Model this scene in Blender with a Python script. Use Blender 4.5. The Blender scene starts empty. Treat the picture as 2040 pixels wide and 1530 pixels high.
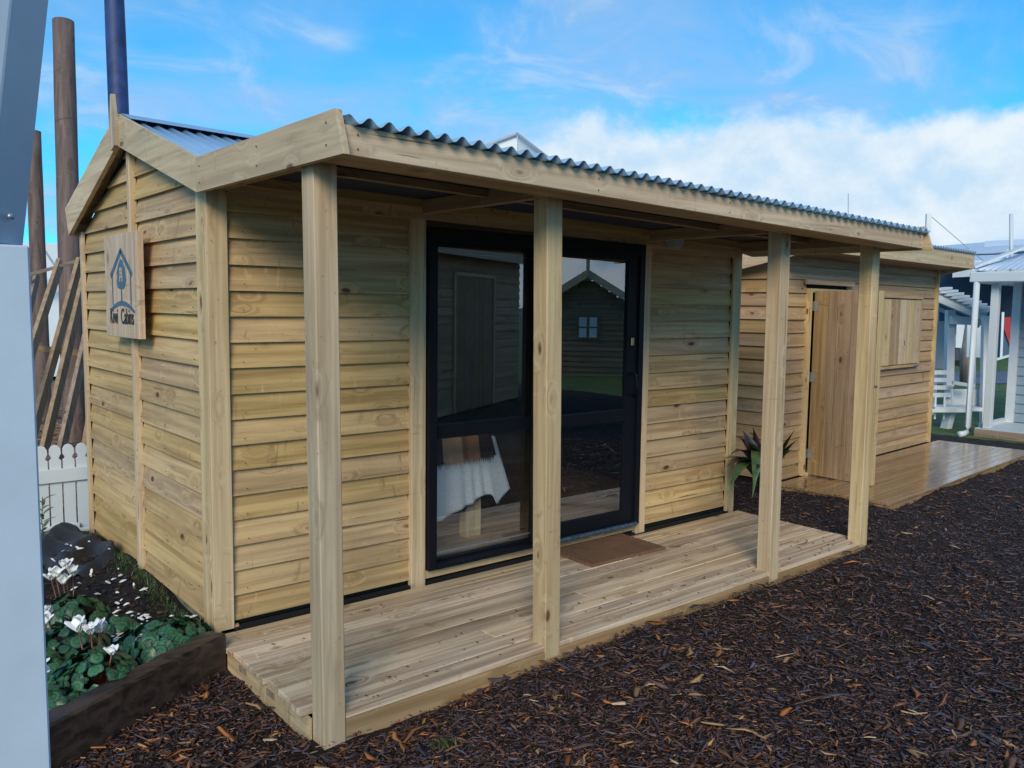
import bpy, bmesh, math, random
import numpy as np
from mathutils import Vector, Matrix
random.seed(7)
S = bpy.context.scene
COL = S.collection
# ------------------------------------------------------------------ camera
CC = Vector((-1.35539589, -3.75395019, 1.6))
CR = Vector((0.76991453, -0.63802922, 0.01226052))
CU = Vector((0.0487338, 0.07794232, 0.99576604))
CF = Vector((0.63628345, 0.76605725, -0.09110251))
cam = bpy.data.cameras.new('camera'); cam_o = bpy.data.objects.new('camera', cam); COL.objects.link(cam_o)
M = Matrix(((CR.x, CU.x, -CF.x, CC.x), (CR.y, CU.y, -CF.y, CC.y), (CR.z, CU.z, -CF.z, CC.z), (0, 0, 0, 1)))
cam_o.matrix_world = M
cam.sensor_width = 36; cam.lens = 1675.308 / 2040 * 36; cam.clip_start = .05; cam.clip_end = 3000
S.camera = cam_o
S.render.resolution_x = 1024; S.render.resolution_y = 768
# ------------------------------------------------------------------ exposure
S.view_settings.view_transform = 'Standard'; S.view_settings.look = 'None'
S.view_settings.exposure = 0.90; S.view_settings.gamma = 1; S.view_settings.use_curve_mapping = False
# ------------------------------------------------------------------ sun
SUN_AZ = math.radians(226)      # where the sun stands, counter-clockwise from +x (behind the camera, a little left)
SUN_EL = math.radians(29)
sun = bpy.data.lights.new('sun', 'SUN'); sun.energy = 1.5; sun.angle = math.radians(24); sun.color = (1, .86, .66)
sun_o = bpy.data.objects.new('sun', sun); COL.objects.link(sun_o)
sd = Vector((math.cos(SUN_EL) * math.cos(SUN_AZ), math.cos(SUN_EL) * math.sin(SUN_AZ), math.sin(SUN_EL)))
sun_o.rotation_euler = sd.to_track_quat('Z', 'Y').to_euler()
# ------------------------------------------------------------------ world
W = bpy.data.worlds.new('World'); S.world = W; W.use_nodes = True
nt = W.node_tree; nt.nodes.clear()
def node(nt, t, **k):
    n = nt.nodes.new(t)
    for a, b in k.items(): setattr(n, a, b)
    return n
def link(nt, a, b): nt.links.new(a, b)
def math_n(nt, op, a, b=None, clamp=False):
    n = node(nt, 'ShaderNodeMath', operation=op, use_clamp=clamp)
    for i, v in enumerate((a, b)):
        if v is None: continue
        if isinstance(v, (int, float)): n.inputs[i].default_value = v
        else: link(nt, v, n.inputs[i])
    return n.outputs[0]
def maprange(nt, v, a, b, c, d, smooth=False):
    n = node(nt, 'ShaderNodeMapRange'); n.clamp = True
    if smooth: n.interpolation_type = 'SMOOTHSTEP'
    link(nt, v, n.inputs[0])
    for i, x in enumerate((a, b, c, d)): n.inputs[i + 1].default_value = x
    return n.outputs[0]
def mixc(nt, f, a, b, mode='MIX'):
    n = node(nt, 'ShaderNodeMix', data_type='RGBA', blend_type=mode)
    for s, v in ((0, f), (6, a), (7, b)):
        if isinstance(v, (int, float)): n.inputs[s].default_value = v
        elif isinstance(v, tuple): n.inputs[s].default_value = (*v, 1)
        else: link(nt, v, n.inputs[s])
    return n.outputs[2]
def noise(nt, vec, scale, detail=4, rough=.55, dist=0.):
    n = node(nt, 'ShaderNodeTexNoise'); n.inputs['Scale'].default_value = scale
    n.inputs['Detail'].default_value = detail; n.inputs['Roughness'].default_value = rough; n.inputs['Distortion'].default_value = dist
    if vec is not None: link(nt, vec, n.inputs['Vector'])
    return n.outputs[0]
sky = node(nt, 'ShaderNodeTexSky', sky_type='NISHITA'); sky.sun_disc = False
sky.sun_elevation = SUN_EL; sky.sun_rotation = math.radians(90) - SUN_AZ
sky.air_density = 1.0; sky.dust_density = .3; sky.ozone_density = 2.5
tc = node(nt, 'ShaderNodeTexCoord'); sep = node(nt, 'ShaderNodeSeparateXYZ'); link(nt, tc.outputs['Generated'], sep.inputs[0])
X, Y, Z = sep.outputs
def shift(dz):
    m = node(nt, 'ShaderNodeMapping'); m.inputs['Location'].default_value = (0, 0, dz); m.inputs['Scale'].default_value = (1, 1, 1.35); link(nt, tc.outputs['Generated'], m.inputs[0]); return m.outputs[0]
n1 = noise(nt, shift(0), 7.5, 11, .58, .15)
n1u = noise(nt, shift(.028), 7.5, 6, .55, .15)
n1b = noise(nt, tc.outputs['Generated'], 3.2, 3, .5)
A = math.radians(10)
s_ = math_n(nt, 'ADD', math_n(nt, 'MULTIPLY', X, math.cos(A)), math_n(nt, 'MULTIPLY', Y, math.sin(A)))
H = maprange(nt, s_, .60, .80, .06, .215)
e = math_n(nt, 'ADD', Z, math_n(nt, 'ADD', math_n(nt, 'MULTIPLY', math_n(nt, 'SUBTRACT', n1, .5), -.11), math_n(nt, 'MULTIPLY', math_n(nt, 'SUBTRACT', n1b, .5), -.10)))
bank = maprange(nt, math_n(nt, 'SUBTRACT', H, e), -.014, .016, 0, 1, True)
# high, soft cloud
comb = node(nt, 'ShaderNodeCombineXYZ'); zz = math_n(nt, 'ADD', math_n(nt, 'ABSOLUTE', Z), .22)
link(nt, math_n(nt, 'DIVIDE', X, zz), comb.inputs[0]); link(nt, math_n(nt, 'DIVIDE', Y, zz), comb.inputs[1])
mp = node(nt, 'ShaderNodeMapping'); link(nt, comb.outputs[0], mp.inputs[0]); mp.inputs['Location'].default_value = (1.9, 3.1, 0)
mp.inputs['Rotation'].default_value = (0, 0, math.radians(-35)); mp.inputs['Scale'].default_value = (.75, 1.0, 1)
n2 = noise(nt, mp.outputs[0], 1.55, 6, .52, .6)
soft = maprange(nt, n2, .37, .66, 0, .80, True)
base = mixc(nt, 1.0, sky.outputs[0], mixc(nt, maprange(nt, Z, .05, .55, 0, 1), (.14, 1.10, 1.62), (.50, 1.30, 1.52)), 'MULTIPLY')
n4 = noise(nt, mp.outputs[0], 4.2, 9, .62, .9)
soft = math_n(nt, 'MULTIPLY', soft, maprange(nt, n4, .30, .62, .45, 1.1))
col = mixc(nt, soft, base, (2.9, 4.8, 7.6))
wisp = math_n(nt, 'MULTIPLY', maprange(nt, n4, .48, .76, 0, .7, True), maprange(nt, n2, .40, .58, 0, 1, True))
col = mixc(nt, wisp, col, (4.6, 6.3, 8.2))
shade = noise(nt, tc.outputs['Generated'], 9, 5, .6, .3)
relief = math_n(nt, 'MULTIPLY', math_n(nt, 'SUBTRACT', n1, n1u), 2.6)
lit = math_n(nt, 'ADD', math_n(nt, 'ADD', math_n(nt, 'MULTIPLY', shade, .9), .05), relief)
cw = mixc(nt, maprange(nt, lit, .25, .80, 0, 1), (4.9, 6.6, 8.3), (7.1, 7.9, 8.5))
col = mixc(nt, bank, col, cw)
bg = node(nt, 'ShaderNodeBackground'); bg.inputs[1].default_value = .062; link(nt, col, bg.inputs[0])
wo = node(nt, 'ShaderNodeOutputWorld'); link(nt, bg.outputs[0], wo.inputs[0])

# ================================================================== helpers
def at(u, v, d):
    "point seen at photo pixel (u, v), d metres in front of the camera"
    return CC + d * (CF + CR * ((u - 1020) / 1675.308) - CU * ((v - 765) / 1675.308))
def gnd(u, v, z=0.):
    r = CF + CR * ((u - 1020) / 1675.308) - CU * ((v - 765) / 1675.308)
    return CC + r * ((z - CC.z) / r.z)
def empty(name, label=None, cat=None, loc=(0, 0, 0), rz=0., group=None):
    o = bpy.data.objects.new(name, None); COL.objects.link(o); o.location = loc; o.rotation_euler.z = rz
    o.empty_display_size = .1
    if label: o['label'] = label
    if cat: o['category'] = cat
    if group: o['group'] = group
    return o
def tag(o, label=None, cat=None, group=None, kind=None):
    if label: o['label'] = label
    if cat: o['category'] = cat
    if group: o['group'] = group
    if kind: o['kind'] = kind
    return o
def mesh(name, verts, faces, mat, parent=None, smooth=False):
    me = bpy.data.meshes.new(name); me.from_pydata([tuple(v) for v in verts], [], faces); me.validate()
    bm = bmesh.new(); bm.from_mesh(me); bmesh.ops.recalc_face_normals(bm, faces=bm.faces); bm.to_mesh(me); bm.free()
    if mat: me.materials.append(mat)
    if smooth: me.polygons.foreach_set('use_smooth', [True] * len(me.polygons))
    o = bpy.data.objects.new(name, me); COL.objects.link(o)
    if parent: o.parent = parent
    return o
BF = [(0, 1, 2, 3), (4, 7, 6, 5), (0, 4, 5, 1), (1, 5, 6, 2), (2, 6, 7, 3), (3, 7, 4, 0)]
def hexa(name, p8, mat, parent=None, bevel=0.):
    me = bpy.data.meshes.new(name); me.from_pydata([tuple(v) for v in p8], [], BF)
    bm = bmesh.new(); bm.from_mesh(me); bmesh.ops.recalc_face_normals(bm, faces=bm.faces)
    if bevel: bmesh.ops.bevel(bm, geom=list(bm.edges), offset=bevel, segments=1, affect='EDGES', profile=.5)
    bm.to_mesh(me); bm.free(); me.materials.append(mat)
    o = bpy.data.objects.new(name, me); COL.objects.link(o)
    if parent: o.parent = parent
    return o
def box(name, x, y, z, mat, parent=None, bevel=0.):
    (x0, x1), (y0, y1), (z0, z1) = x, y, z
    return hexa(name, [(x0, y0, z0), (x1, y0, z0), (x1, y1, z0), (x0, y1, z0), (x0, y0, z1), (x1, y0, z1), (x1, y1, z1), (x0, y1, z1)], mat, parent, bevel)
def beam(name, a, b, w, h, mat, parent=None, bevel=0., up=(0, 0, 1)):
    a, b = Vector(a), Vector(b); d = (b - a).normalized(); s = d.cross(Vector(up)).normalized(); u = s.cross(d)
    q = []
    for p in (a, b):
        for i, j in ((-1, -1), (1, -1), (1, 1), (-1, 1)): q.append(p + s * w / 2 * i + u * h / 2 * j)
    return hexa(name, q, mat, parent, bevel)
def tube(name, pts, r, mat, parent=None, n=14, caps=True, rs=None):
    pts = [Vector(p) for p in pts]; V = []; F = []
    for i, p in enumerate(pts):
        d = (pts[min(i + 1, len(pts) - 1)] - pts[max(i - 1, 0)]).normalized()
        s = d.cross(Vector((0, 0, 1)) if abs(d.z) < .9 else Vector((1, 0, 0))).normalized(); u = s.cross(d)
        rr = rs[i] if rs else r
        for k in range(n):
            a = 2 * math.pi * k / n; V.append(p + s * math.cos(a) * rr + u * math.sin(a) * rr)
    for i in range(len(pts) - 1):
        for k in range(n): F.append((i * n + k, i * n + (k + 1) % n, (i + 1) * n + (k + 1) % n, (i + 1) * n + k))
    if caps: F += [tuple(range(n))[::-1], tuple((len(pts) - 1) * n + k for k in range(n))]
    return mesh(name, V, F, mat, parent, True)
def np_mesh(name, verts, faces, mat, cols=None, parent=None, smooth=False):
    "verts (n,3) float, faces (m,k) int"
    me = bpy.data.meshes.new(name); v = np.asarray(verts, np.float32); f = np.asarray(faces, np.int32)
    k = f.shape[1]; me.vertices.add(len(v)); me.vertices.foreach_set('co', v.ravel())
    me.loops.add(f.size); me.loops.foreach_set('vertex_index', f.ravel())
    me.polygons.add(len(f)); me.polygons.foreach_set('loop_start', np.arange(0, f.size, k, dtype=np.int32))
    if smooth: me.polygons.foreach_set('use_smooth', np.ones(len(f), bool))
    me.update(calc_edges=True)
    if cols is not None:
        ca = me.color_attributes.new('tone', 'FLOAT_COLOR', 'POINT'); c = np.ones((len(v), 4), np.float32); c[:, :3] = cols
        ca.data.foreach_set('color', c.ravel())
    me.materials.append(mat); o = bpy.data.objects.new(name, me); COL.objects.link(o)
    if parent: o.parent = parent
    return o

# ================================================================== materials
def newmat(name):
    m = bpy.data.materials.new(name); m.use_nodes = True; nt = m.node_tree
    b = nt.nodes['Principled BSDF']; return m, nt, b
def bump(nt, b, h, strength=.3, dist=.01):
    n = node(nt, 'ShaderNodeBump'); n.inputs['Strength'].default_value = strength; n.inputs['Distance'].default_value = dist
    link(nt, h, n.inputs['Height']); link(nt, n.outputs[0], b.inputs['Normal'])
_wood = {}
def wood(axis, tone='pine', rough=.62):
    key = (axis, tone, rough)
    if key in _wood: return _wood[key]
    c1, c2, ck, gg, moss = {
        'pine':  ((.36, .228, .085), (.61, .425, .18), (.10, .035, .012), (.43, .34, .15), .28),
        'post':  ((.47, .33, .155), (.68, .52, .285), (.15, .07, .03), (.58, .50, .29), .4),
        'fascia':((.46, .33, .19), (.68, .52, .32), (.14, .075, .04), (.46, .45, .30), .4),
        'deck':  ((.42, .275, .15), (.80, .63, .40), (.15, .08, .04), (.52, .43, .29), .3),
        'wetdeck':((.24, .135, .05), (.42, .26, .115), (.08, .04, .02), (.2, .16, .09), .2),
        'brown': ((.25, .155, .07), (.40, .27, .14), (.09, .045, .022), (.28, .21, .13), .3),
        'shed':  ((.34, .21, .09), (.52, .35, .18), (.12, .06, .03), (.36, .30, .18), .3),
        'grey':  ((.21, .15, .105), (.37, .28, .205), (.08, .05, .03), (.25, .21, .17), .4),
        'log':   ((.10, .065, .05), (.19, .125, .10), (.05, .03, .02), (.14, .10, .10), .4),
        'sleeper':((.018, .012, .010), (.075, .048, .036), (.012, .008, .006), (.05, .045, .04), .3),
        'sign':  ((.42, .29, .18), (.60, .46, .32), (.25, .14, .07), (.55, .45, .33), .2),
    }[tone]
    m, nt, b = newmat(f'{tone}_wood_{axis}')
    tc = node(nt, 'ShaderNodeTexCoord'); oi = node(nt, 'ShaderNodeObjectInfo')
    off = node(nt, 'ShaderNodeVectorMath', operation='SCALE'); off.inputs[0].default_value = (13.1, 7.7, 29.3); link(nt, oi.outputs['Random'], off.inputs['Scale'])
    add = node(nt, 'ShaderNodeVectorMath', operation='ADD'); link(nt, tc.outputs['Object'], add.inputs[0]); link(nt, off.outputs[0], add.inputs[1])
    P = add.outputs[0]
    def scaled(al, ac):
        mp = node(nt, 'ShaderNodeMapping'); s = [ac, ac, ac]; s['xyz'.index(axis)] = al
        mp.inputs['Scale'].default_value = s; link(nt, P, mp.inputs[0]); return mp.outputs[0]
    # knots
    vo = node(nt, 'ShaderNodeTexVoronoi', feature='F1'); vo.inputs['Scale'].default_value = 1.; vo.inputs['Randomness'].default_value = 1.
    kv = scaled(3.0, 6.4); wob = noise(nt, P, 9, 2); 
    va = node(nt, 'ShaderNodeVectorMath', operation='ADD'); link(nt, kv, va.inputs[0])
    cv = node(nt, 'ShaderNodeCombineXYZ'); w2 = math_n(nt, 'MULTIPLY', wob, .12)
    for i in range(3): link(nt, w2, cv.inputs[i])
    link(nt, cv.outputs[0], va.inputs[1]); link(nt, va.outputs[0], vo.inputs['Vector'])
    kd = vo.outputs['Distance']
    knot = maprange(nt, kd, .055, .12, 1, 0, True)
    halo = maprange(nt, kd, .05, .36, 1, 0, True)
    # grain bends round the knots
    gv = scaled(.9, 26); gs = node(nt, 'ShaderNodeVectorMath', operation='ADD'); link(nt, gv, gs.inputs[0])
    hb = node(nt, 'ShaderNodeCombineXYZ'); h2 = math_n(nt, 'MULTIPLY', halo, 1.9)
    for i in range(3): link(nt, h2, hb.inputs[i])
    link(nt, hb.outputs[0], gs.inputs[1])
    g1 = noise(nt, gs.outputs[0], 1.0, 4, .6, .35)
    g2 = noise(nt, scaled(5, 260), 1.0, 2, .5)
    g3 = noise(nt, scaled(.7, 4), 1.0, 3, .5)
    f = maprange(nt, g1, .38, .62, 0, 1)
    col = mixc(nt, f, c1, c2)
    col = mixc(nt, maprange(nt, g3, .45, .72, 0, moss), col, gg)
    col = mixc(nt, math_n(nt, 'MULTIPLY', maprange(nt, g2, .42, .62, 0, 1), .22), col, c1)
    # dirt streaks and old stains
    st = noise(nt, scaled(1.1, 8), 1.0, 5, .65, .5)
    col = mixc(nt, maprange(nt, st, .60, .78, 0, .42), col, ck)
    sp = noise(nt, P, 38, 3, .6)
    col = mixc(nt, maprange(nt, sp, .66, .76, 0, .5), col, ck)
    col = mixc(nt, math_n(nt, 'MULTIPLY', halo, .28), col, tuple(x * .85 for x in c1))
    col = mixc(nt, math_n(nt, 'MULTIPLY', knot, .96), col, ck)
    # resin and knot spikes running across the board
    spk = noise(nt, scaled(17, 4.5), 1.0, 3, .55, 1.2); spm = maprange(nt, noise(nt, scaled(2.2, 1.5), 1.0, 2), .50, .60, 0, 1)
    col = mixc(nt, math_n(nt, 'MULTIPLY', math_n(nt, 'MULTIPLY', maprange(nt, spk, .60, .72, 0, 1, True), spm), .60), col, tuple(x * .55 for x in c1))
    col = mixc(nt, math_n(nt, 'MULTIPLY', math_n(nt, 'MULTIPLY', maprange(nt, spk, .40, .30, 0, 1, True), spm), .30), col, tuple(min(1, x * 1.25) for x in c2))
    # drying checks along the grain
    ck1 = noise(nt, scaled(1.6, 75), 1.0, 2, .5, .2); ckm = maprange(nt, noise(nt, scaled(1.0, 5), 1.0, 2), .52, .62, 0, 1)
    crack = math_n(nt, 'MULTIPLY', maprange(nt, ck1, .665, .70, 0, 1, True), ckm)
    col = mixc(nt, math_n(nt, 'MULTIPLY', crack, .8), col, tuple(x * .6 for x in ck))
    # board to board difference
    hs = node(nt, 'ShaderNodeHueSaturation'); link(nt, col, hs.inputs['Color'])
    r2 = node(nt, 'ShaderNodeTexWhiteNoise', noise_dimensions='1D'); link(nt, math_n(nt, 'MULTIPLY', oi.outputs['Random'], 77.7), r2.inputs['W'])
    lo, hi = (.66, 1.15) if tone == 'deck' else (.86, 1.10)
    link(nt, maprange(nt, oi.outputs['Random'], 0, 1, lo, hi), hs.inputs['Value'])
    link(nt, maprange(nt, r2.outputs[0], 0, 1, .84, 1.03), hs.inputs['Saturation'])
    link(nt, maprange(nt, r2.outputs[0], 0, 1, .489, .500), hs.inputs['Hue'])
    link(nt, hs.outputs[0], b.inputs['Base Color'])
    b.inputs['Roughness'].default_value = rough; b.inputs['Specular IOR Level'].default_value = .35
    if tone == 'wetdeck':
        link(nt, maprange(nt, noise(nt, P, 3.5, 4, .6), .35, .65, .04, .17), b.inputs['Roughness']); b.inputs['Specular IOR Level'].default_value = .9
    if tone == 'deck':
        link(nt, maprange(nt, noise(nt, P, 2.5, 4, .6), .4, .65, .34, .62), b.inputs['Roughness']); b.inputs['Specular IOR Level'].default_value = .5
    hh = math_n(nt, 'SUBTRACT', math_n(nt, 'ADD', math_n(nt, 'MULTIPLY', g1, .6), math_n(nt, 'MULTIPLY', g2, .5)), crack)
    bump(nt, b, hh, .25 if tone != 'wetdeck' else .12, .004)
    _wood[key] = m; return m
def plain(name, col, rough=.6, metal=0., var=.12, scale=6., bumps=0., spec=.5, bscale=60):
    m, nt, b = newmat(name); tc = node(nt, 'ShaderNodeTexCoord')
    n = noise(nt, tc.outputs['Object'], scale, 5, .6)
    c = mixc(nt, maprange(nt, n, .3, .7, 0, 1), tuple(x * (1 - var) for x in col), tuple(min(1, x * (1 + var)) for x in col))
    link(nt, c, b.inputs['Base Color']); b.inputs['Roughness'].default_value = rough; b.inputs['Metallic'].default_value = metal
    b.inputs['Specular IOR Level'].default_value = spec
    if bumps: bump(nt, b, noise(nt, tc.outputs['Object'], bscale, 4), bumps, .01)
    return m
def tonemat(name, rough=.6, spec=.5, sss=0., trans=False):
    m, nt, b = newmat(name); a = node(nt, 'ShaderNodeAttribute', attribute_name='tone')
    link(nt, a.outputs['Color'], b.inputs['Base Color']); b.inputs['Roughness'].default_value = rough; b.inputs['Specular IOR Level'].default_value = spec
    return m
M_white = plain('white_paint', (.60, .65, .69), .45, var=.04, scale=3, bumps=.04)
M_whiteb = plain('weathered_white_paint', (.52, .57, .61), .5, var=.08, scale=5)
M_porch = plain('porch_white_shaded', (.47, .56, .66), .4, var=.05, scale=9, bumps=.05, bscale=25)  # white post; its bluish shade is put into the base colour
M_black = plain('black_aluminium', (.004, .005, .009), .5, var=.2, spec=.22)
M_film = plain('plastic_film', (.05, .08, .12), .18, var=.5, scale=40, bumps=.5)
M_steel = plain('galvanised_steel', (.42, .46, .50), .42, .8, var=.15, scale=30)
M_roof = plain('zinc_roofing', (.27, .44, .64), .38, .2, var=.06, scale=2)
M_dark = plain('dark_void', (.006, .006, .007), .9)
M_brass = plain('brass_lock', (.55, .40, .2), .35, .9)
M_ply = plain('plywood_lining', (.20, .15, .10), .7, var=.2)
M_plast = plain('grey_plastic', (.35, .38, .42), .45)
M_hall = plain('hall_roof', (.50, .60, .72), .6, var=.04, scale=.3)
M_hall_dark = plain('hall_opening_dark', (.035, .055, .10), .8, var=.3, scale=.2)
M_tent = plain('marquee_canvas', (.72, .77, .82), .6, var=.05, scale=.6)
M_blue = plain('blue_grey_paint', (.23, .31, .38), .55, var=.06, scale=4)
def glassmat():
    m, nt, b = newmat('tinted_glass'); nt.nodes.remove(b); out = nt.nodes['Material Output']
    tr = node(nt, 'ShaderNodeBsdfTransparent'); tr.inputs[0].default_value = (.955, .975, .985, 1)
    gl = node(nt, 'ShaderNodeBsdfGlossy'); gl.inputs['Roughness'].default_value = 0.0; gl.inputs[0].default_value = (.86, .93, 1, 1)
    fr = node(nt, 'ShaderNodeFresnel'); fr.inputs[0].default_value = 1.52
    mx = node(nt, 'ShaderNodeMixShader'); ge = node(nt, 'ShaderNodeNewGeometry')     # each pane reflects once, at its outer face
    link(nt, math_n(nt, 'MULTIPLY', math_n(nt, 'ADD', math_n(nt, 'MULTIPLY', fr.outputs[0], 1.8), .16, True), math_n(nt, 'SUBTRACT', 1.0, ge.outputs['Backfacing'])), mx.inputs[0])
    link(nt, tr.outputs[0], mx.inputs[1]); link(nt, gl.outputs[0], mx.inputs[2]); link(nt, mx.outputs[0], out.inputs[0]); return m
M_glass = glassmat()

# ================================================================== ground
def gmesh(name, xs, ys, hf, mat, kind='structure'):
    nx, ny = len(xs), len(ys); V = [(x, y, hf(x, y)) for y in ys for x in xs]
    F = [(j * nx + i, j * nx + i + 1, (j + 1) * nx + i + 1, (j + 1) * nx + i) for j in range(ny - 1) for i in range(nx - 1)]
    o = mesh(name, V, F, mat, None, True); o['kind'] = kind; return o
def soil_mat(name, c1, c2, c3, s=22., rough=.75, spec=.3, bd=.03):
    m, nt, b = newmat(name); tc = node(nt, 'ShaderNodeTexCoord'); P = tc.outputs['Object']
    a = noise(nt, P, s, 8, .7, .6); vo = node(nt, 'ShaderNodeTexVoronoi'); vo.inputs['Scale'].default_value = s * 1.7
    mp = node(nt, 'ShaderNodeMapping'); mp.inputs['Scale'].default_value = (1, 1.9, 1); link(nt, P, mp.inputs[0]); link(nt, mp.outputs[0], vo.inputs['Vector'])
    c = mixc(nt, maprange(nt, a, .35, .62, 0, 1), c1, c2)
    wn = math_n(nt, 'GREATER_THAN', node_sep(nt, vo.outputs['Color']), .88)
    c = mixc(nt, math_n(nt, 'MULTIPLY', wn, .55), c, c3)
    c = mixc(nt, maprange(nt, noise(nt, P, .9, 3), .4, .65, 0, .45), c, c1)
    link(nt, c, b.inputs['Base Color']); b.inputs['Roughness'].default_value = rough; b.inputs['Specular IOR Level'].default_value = spec
    bump(nt, b, math_n(nt, 'ADD', a, vo.outputs['Distance']), .9, bd); return m
def node_sep(nt, c):
    s = node(nt, 'ShaderNodeSeparateColor'); link(nt, c, s.inputs[0]); return s.outputs[0]
def sstep(a, b, x): t = min(1, max(0, (x - a) / (b - a))); return t * t * (3 - 2 * t)
def mulch_z(x, y):
    z = .055 * sstep(.15, 1.1, x) + .012 * sstep(2, 4, x)
    z += .012 * math.sin(x * 2.3 + y * 1.1) * math.cos(y * 2.9 - x * .7) + .008 * math.sin(x * 6.1 - y * 4.3)
    if y > -1.1 and -.2 < x < 4.0: z = min(z, .0)
    if y < -1.07: z -= .02 * sstep(-1.4, -1.07, y) * (1 - sstep(.3, 1.2, x))
    z += .010 * math.sin(x * 13.7 + 2 * math.sin(y * 9.1)) * math.sin(y * 12.3 + 1.5 * math.sin(x * 7.7))
    return z - .012
def arange(a, b, n): return [a + (b - a) * i / n for i in range(n + 1)]
M_mulch = soil_mat('bark_mulch_soil', (.014, .009, .009), (.042, .026, .023), (.09, .045, .025))
gmesh('mulch_ground', arange(-5, 9.6, 190), arange(-10, 3.4, 160), mulch_z, M_mulch)
M_earth = soil_mat('trampled_chips', (.16, .08, .05), (.36, .20, .12), (.46, .31, .21), 9)
gmesh('wood_chip_ground', arange(-7, 5.2, 40), arange(3.405, 14, 40), lambda x, y: .01 + .05 * math.sin(x * 1.7) * math.cos(y * 1.3) + .25 * math.exp(-((x - .9) ** 2 + (y - 7.3) ** 2) * .5), M_earth)
def grass_mat():
    m, nt, b = newmat('lawn_grass'); tc = node(nt, 'ShaderNodeTexCoord')
    a = noise(nt, tc.outputs['Object'], 2.2, 6, .7); c = mixc(nt, maprange(nt, a, .35, .65, 0, 1), (.035, .075, .018), (.085, .15, .035))
    link(nt, c, b.inputs['Base Color']); b.inputs['Roughness'].default_value = .8; bump(nt, b, noise(nt, tc.outputs['Object'], 40, 4), .6, .03); return m
M_grass = grass_mat()
gmesh('lawn', arange(5, 60, 30), arange(-25, 60, 40), lambda x, y: -.035 if x < 9.7 and y < 3.5 else -.004, M_grass)
M_far = plain('far_ground', (.07, .10, .04), .9, var=.3, scale=.05)
gmesh('ground', arange(-900, 900, 4), arange(-900, 900, 4), lambda x, y: -.09, M_far)
# road across the lawn in the far right
M_road = plain('road_asphalt', (.10, .12, .16), .6, var=.15)
def strip(name, u0, v0, u1, v1, w, mat, z):
    a, b = gnd(u0, v0, z), gnd(u1, v1, z); d = (b - a).normalized(); n = Vector((-d.y, d.x, 0)) * w / 2
    a -= d * 6; b += d * 6
    o = mesh(name, [a - n, b - n, b + n, a + n], [(0, 1, 2, 3)], mat); o['kind'] = 'structure'; return o
strip('road', 1900, 752, 2040, 750, 3.2, M_road, .01)

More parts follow.
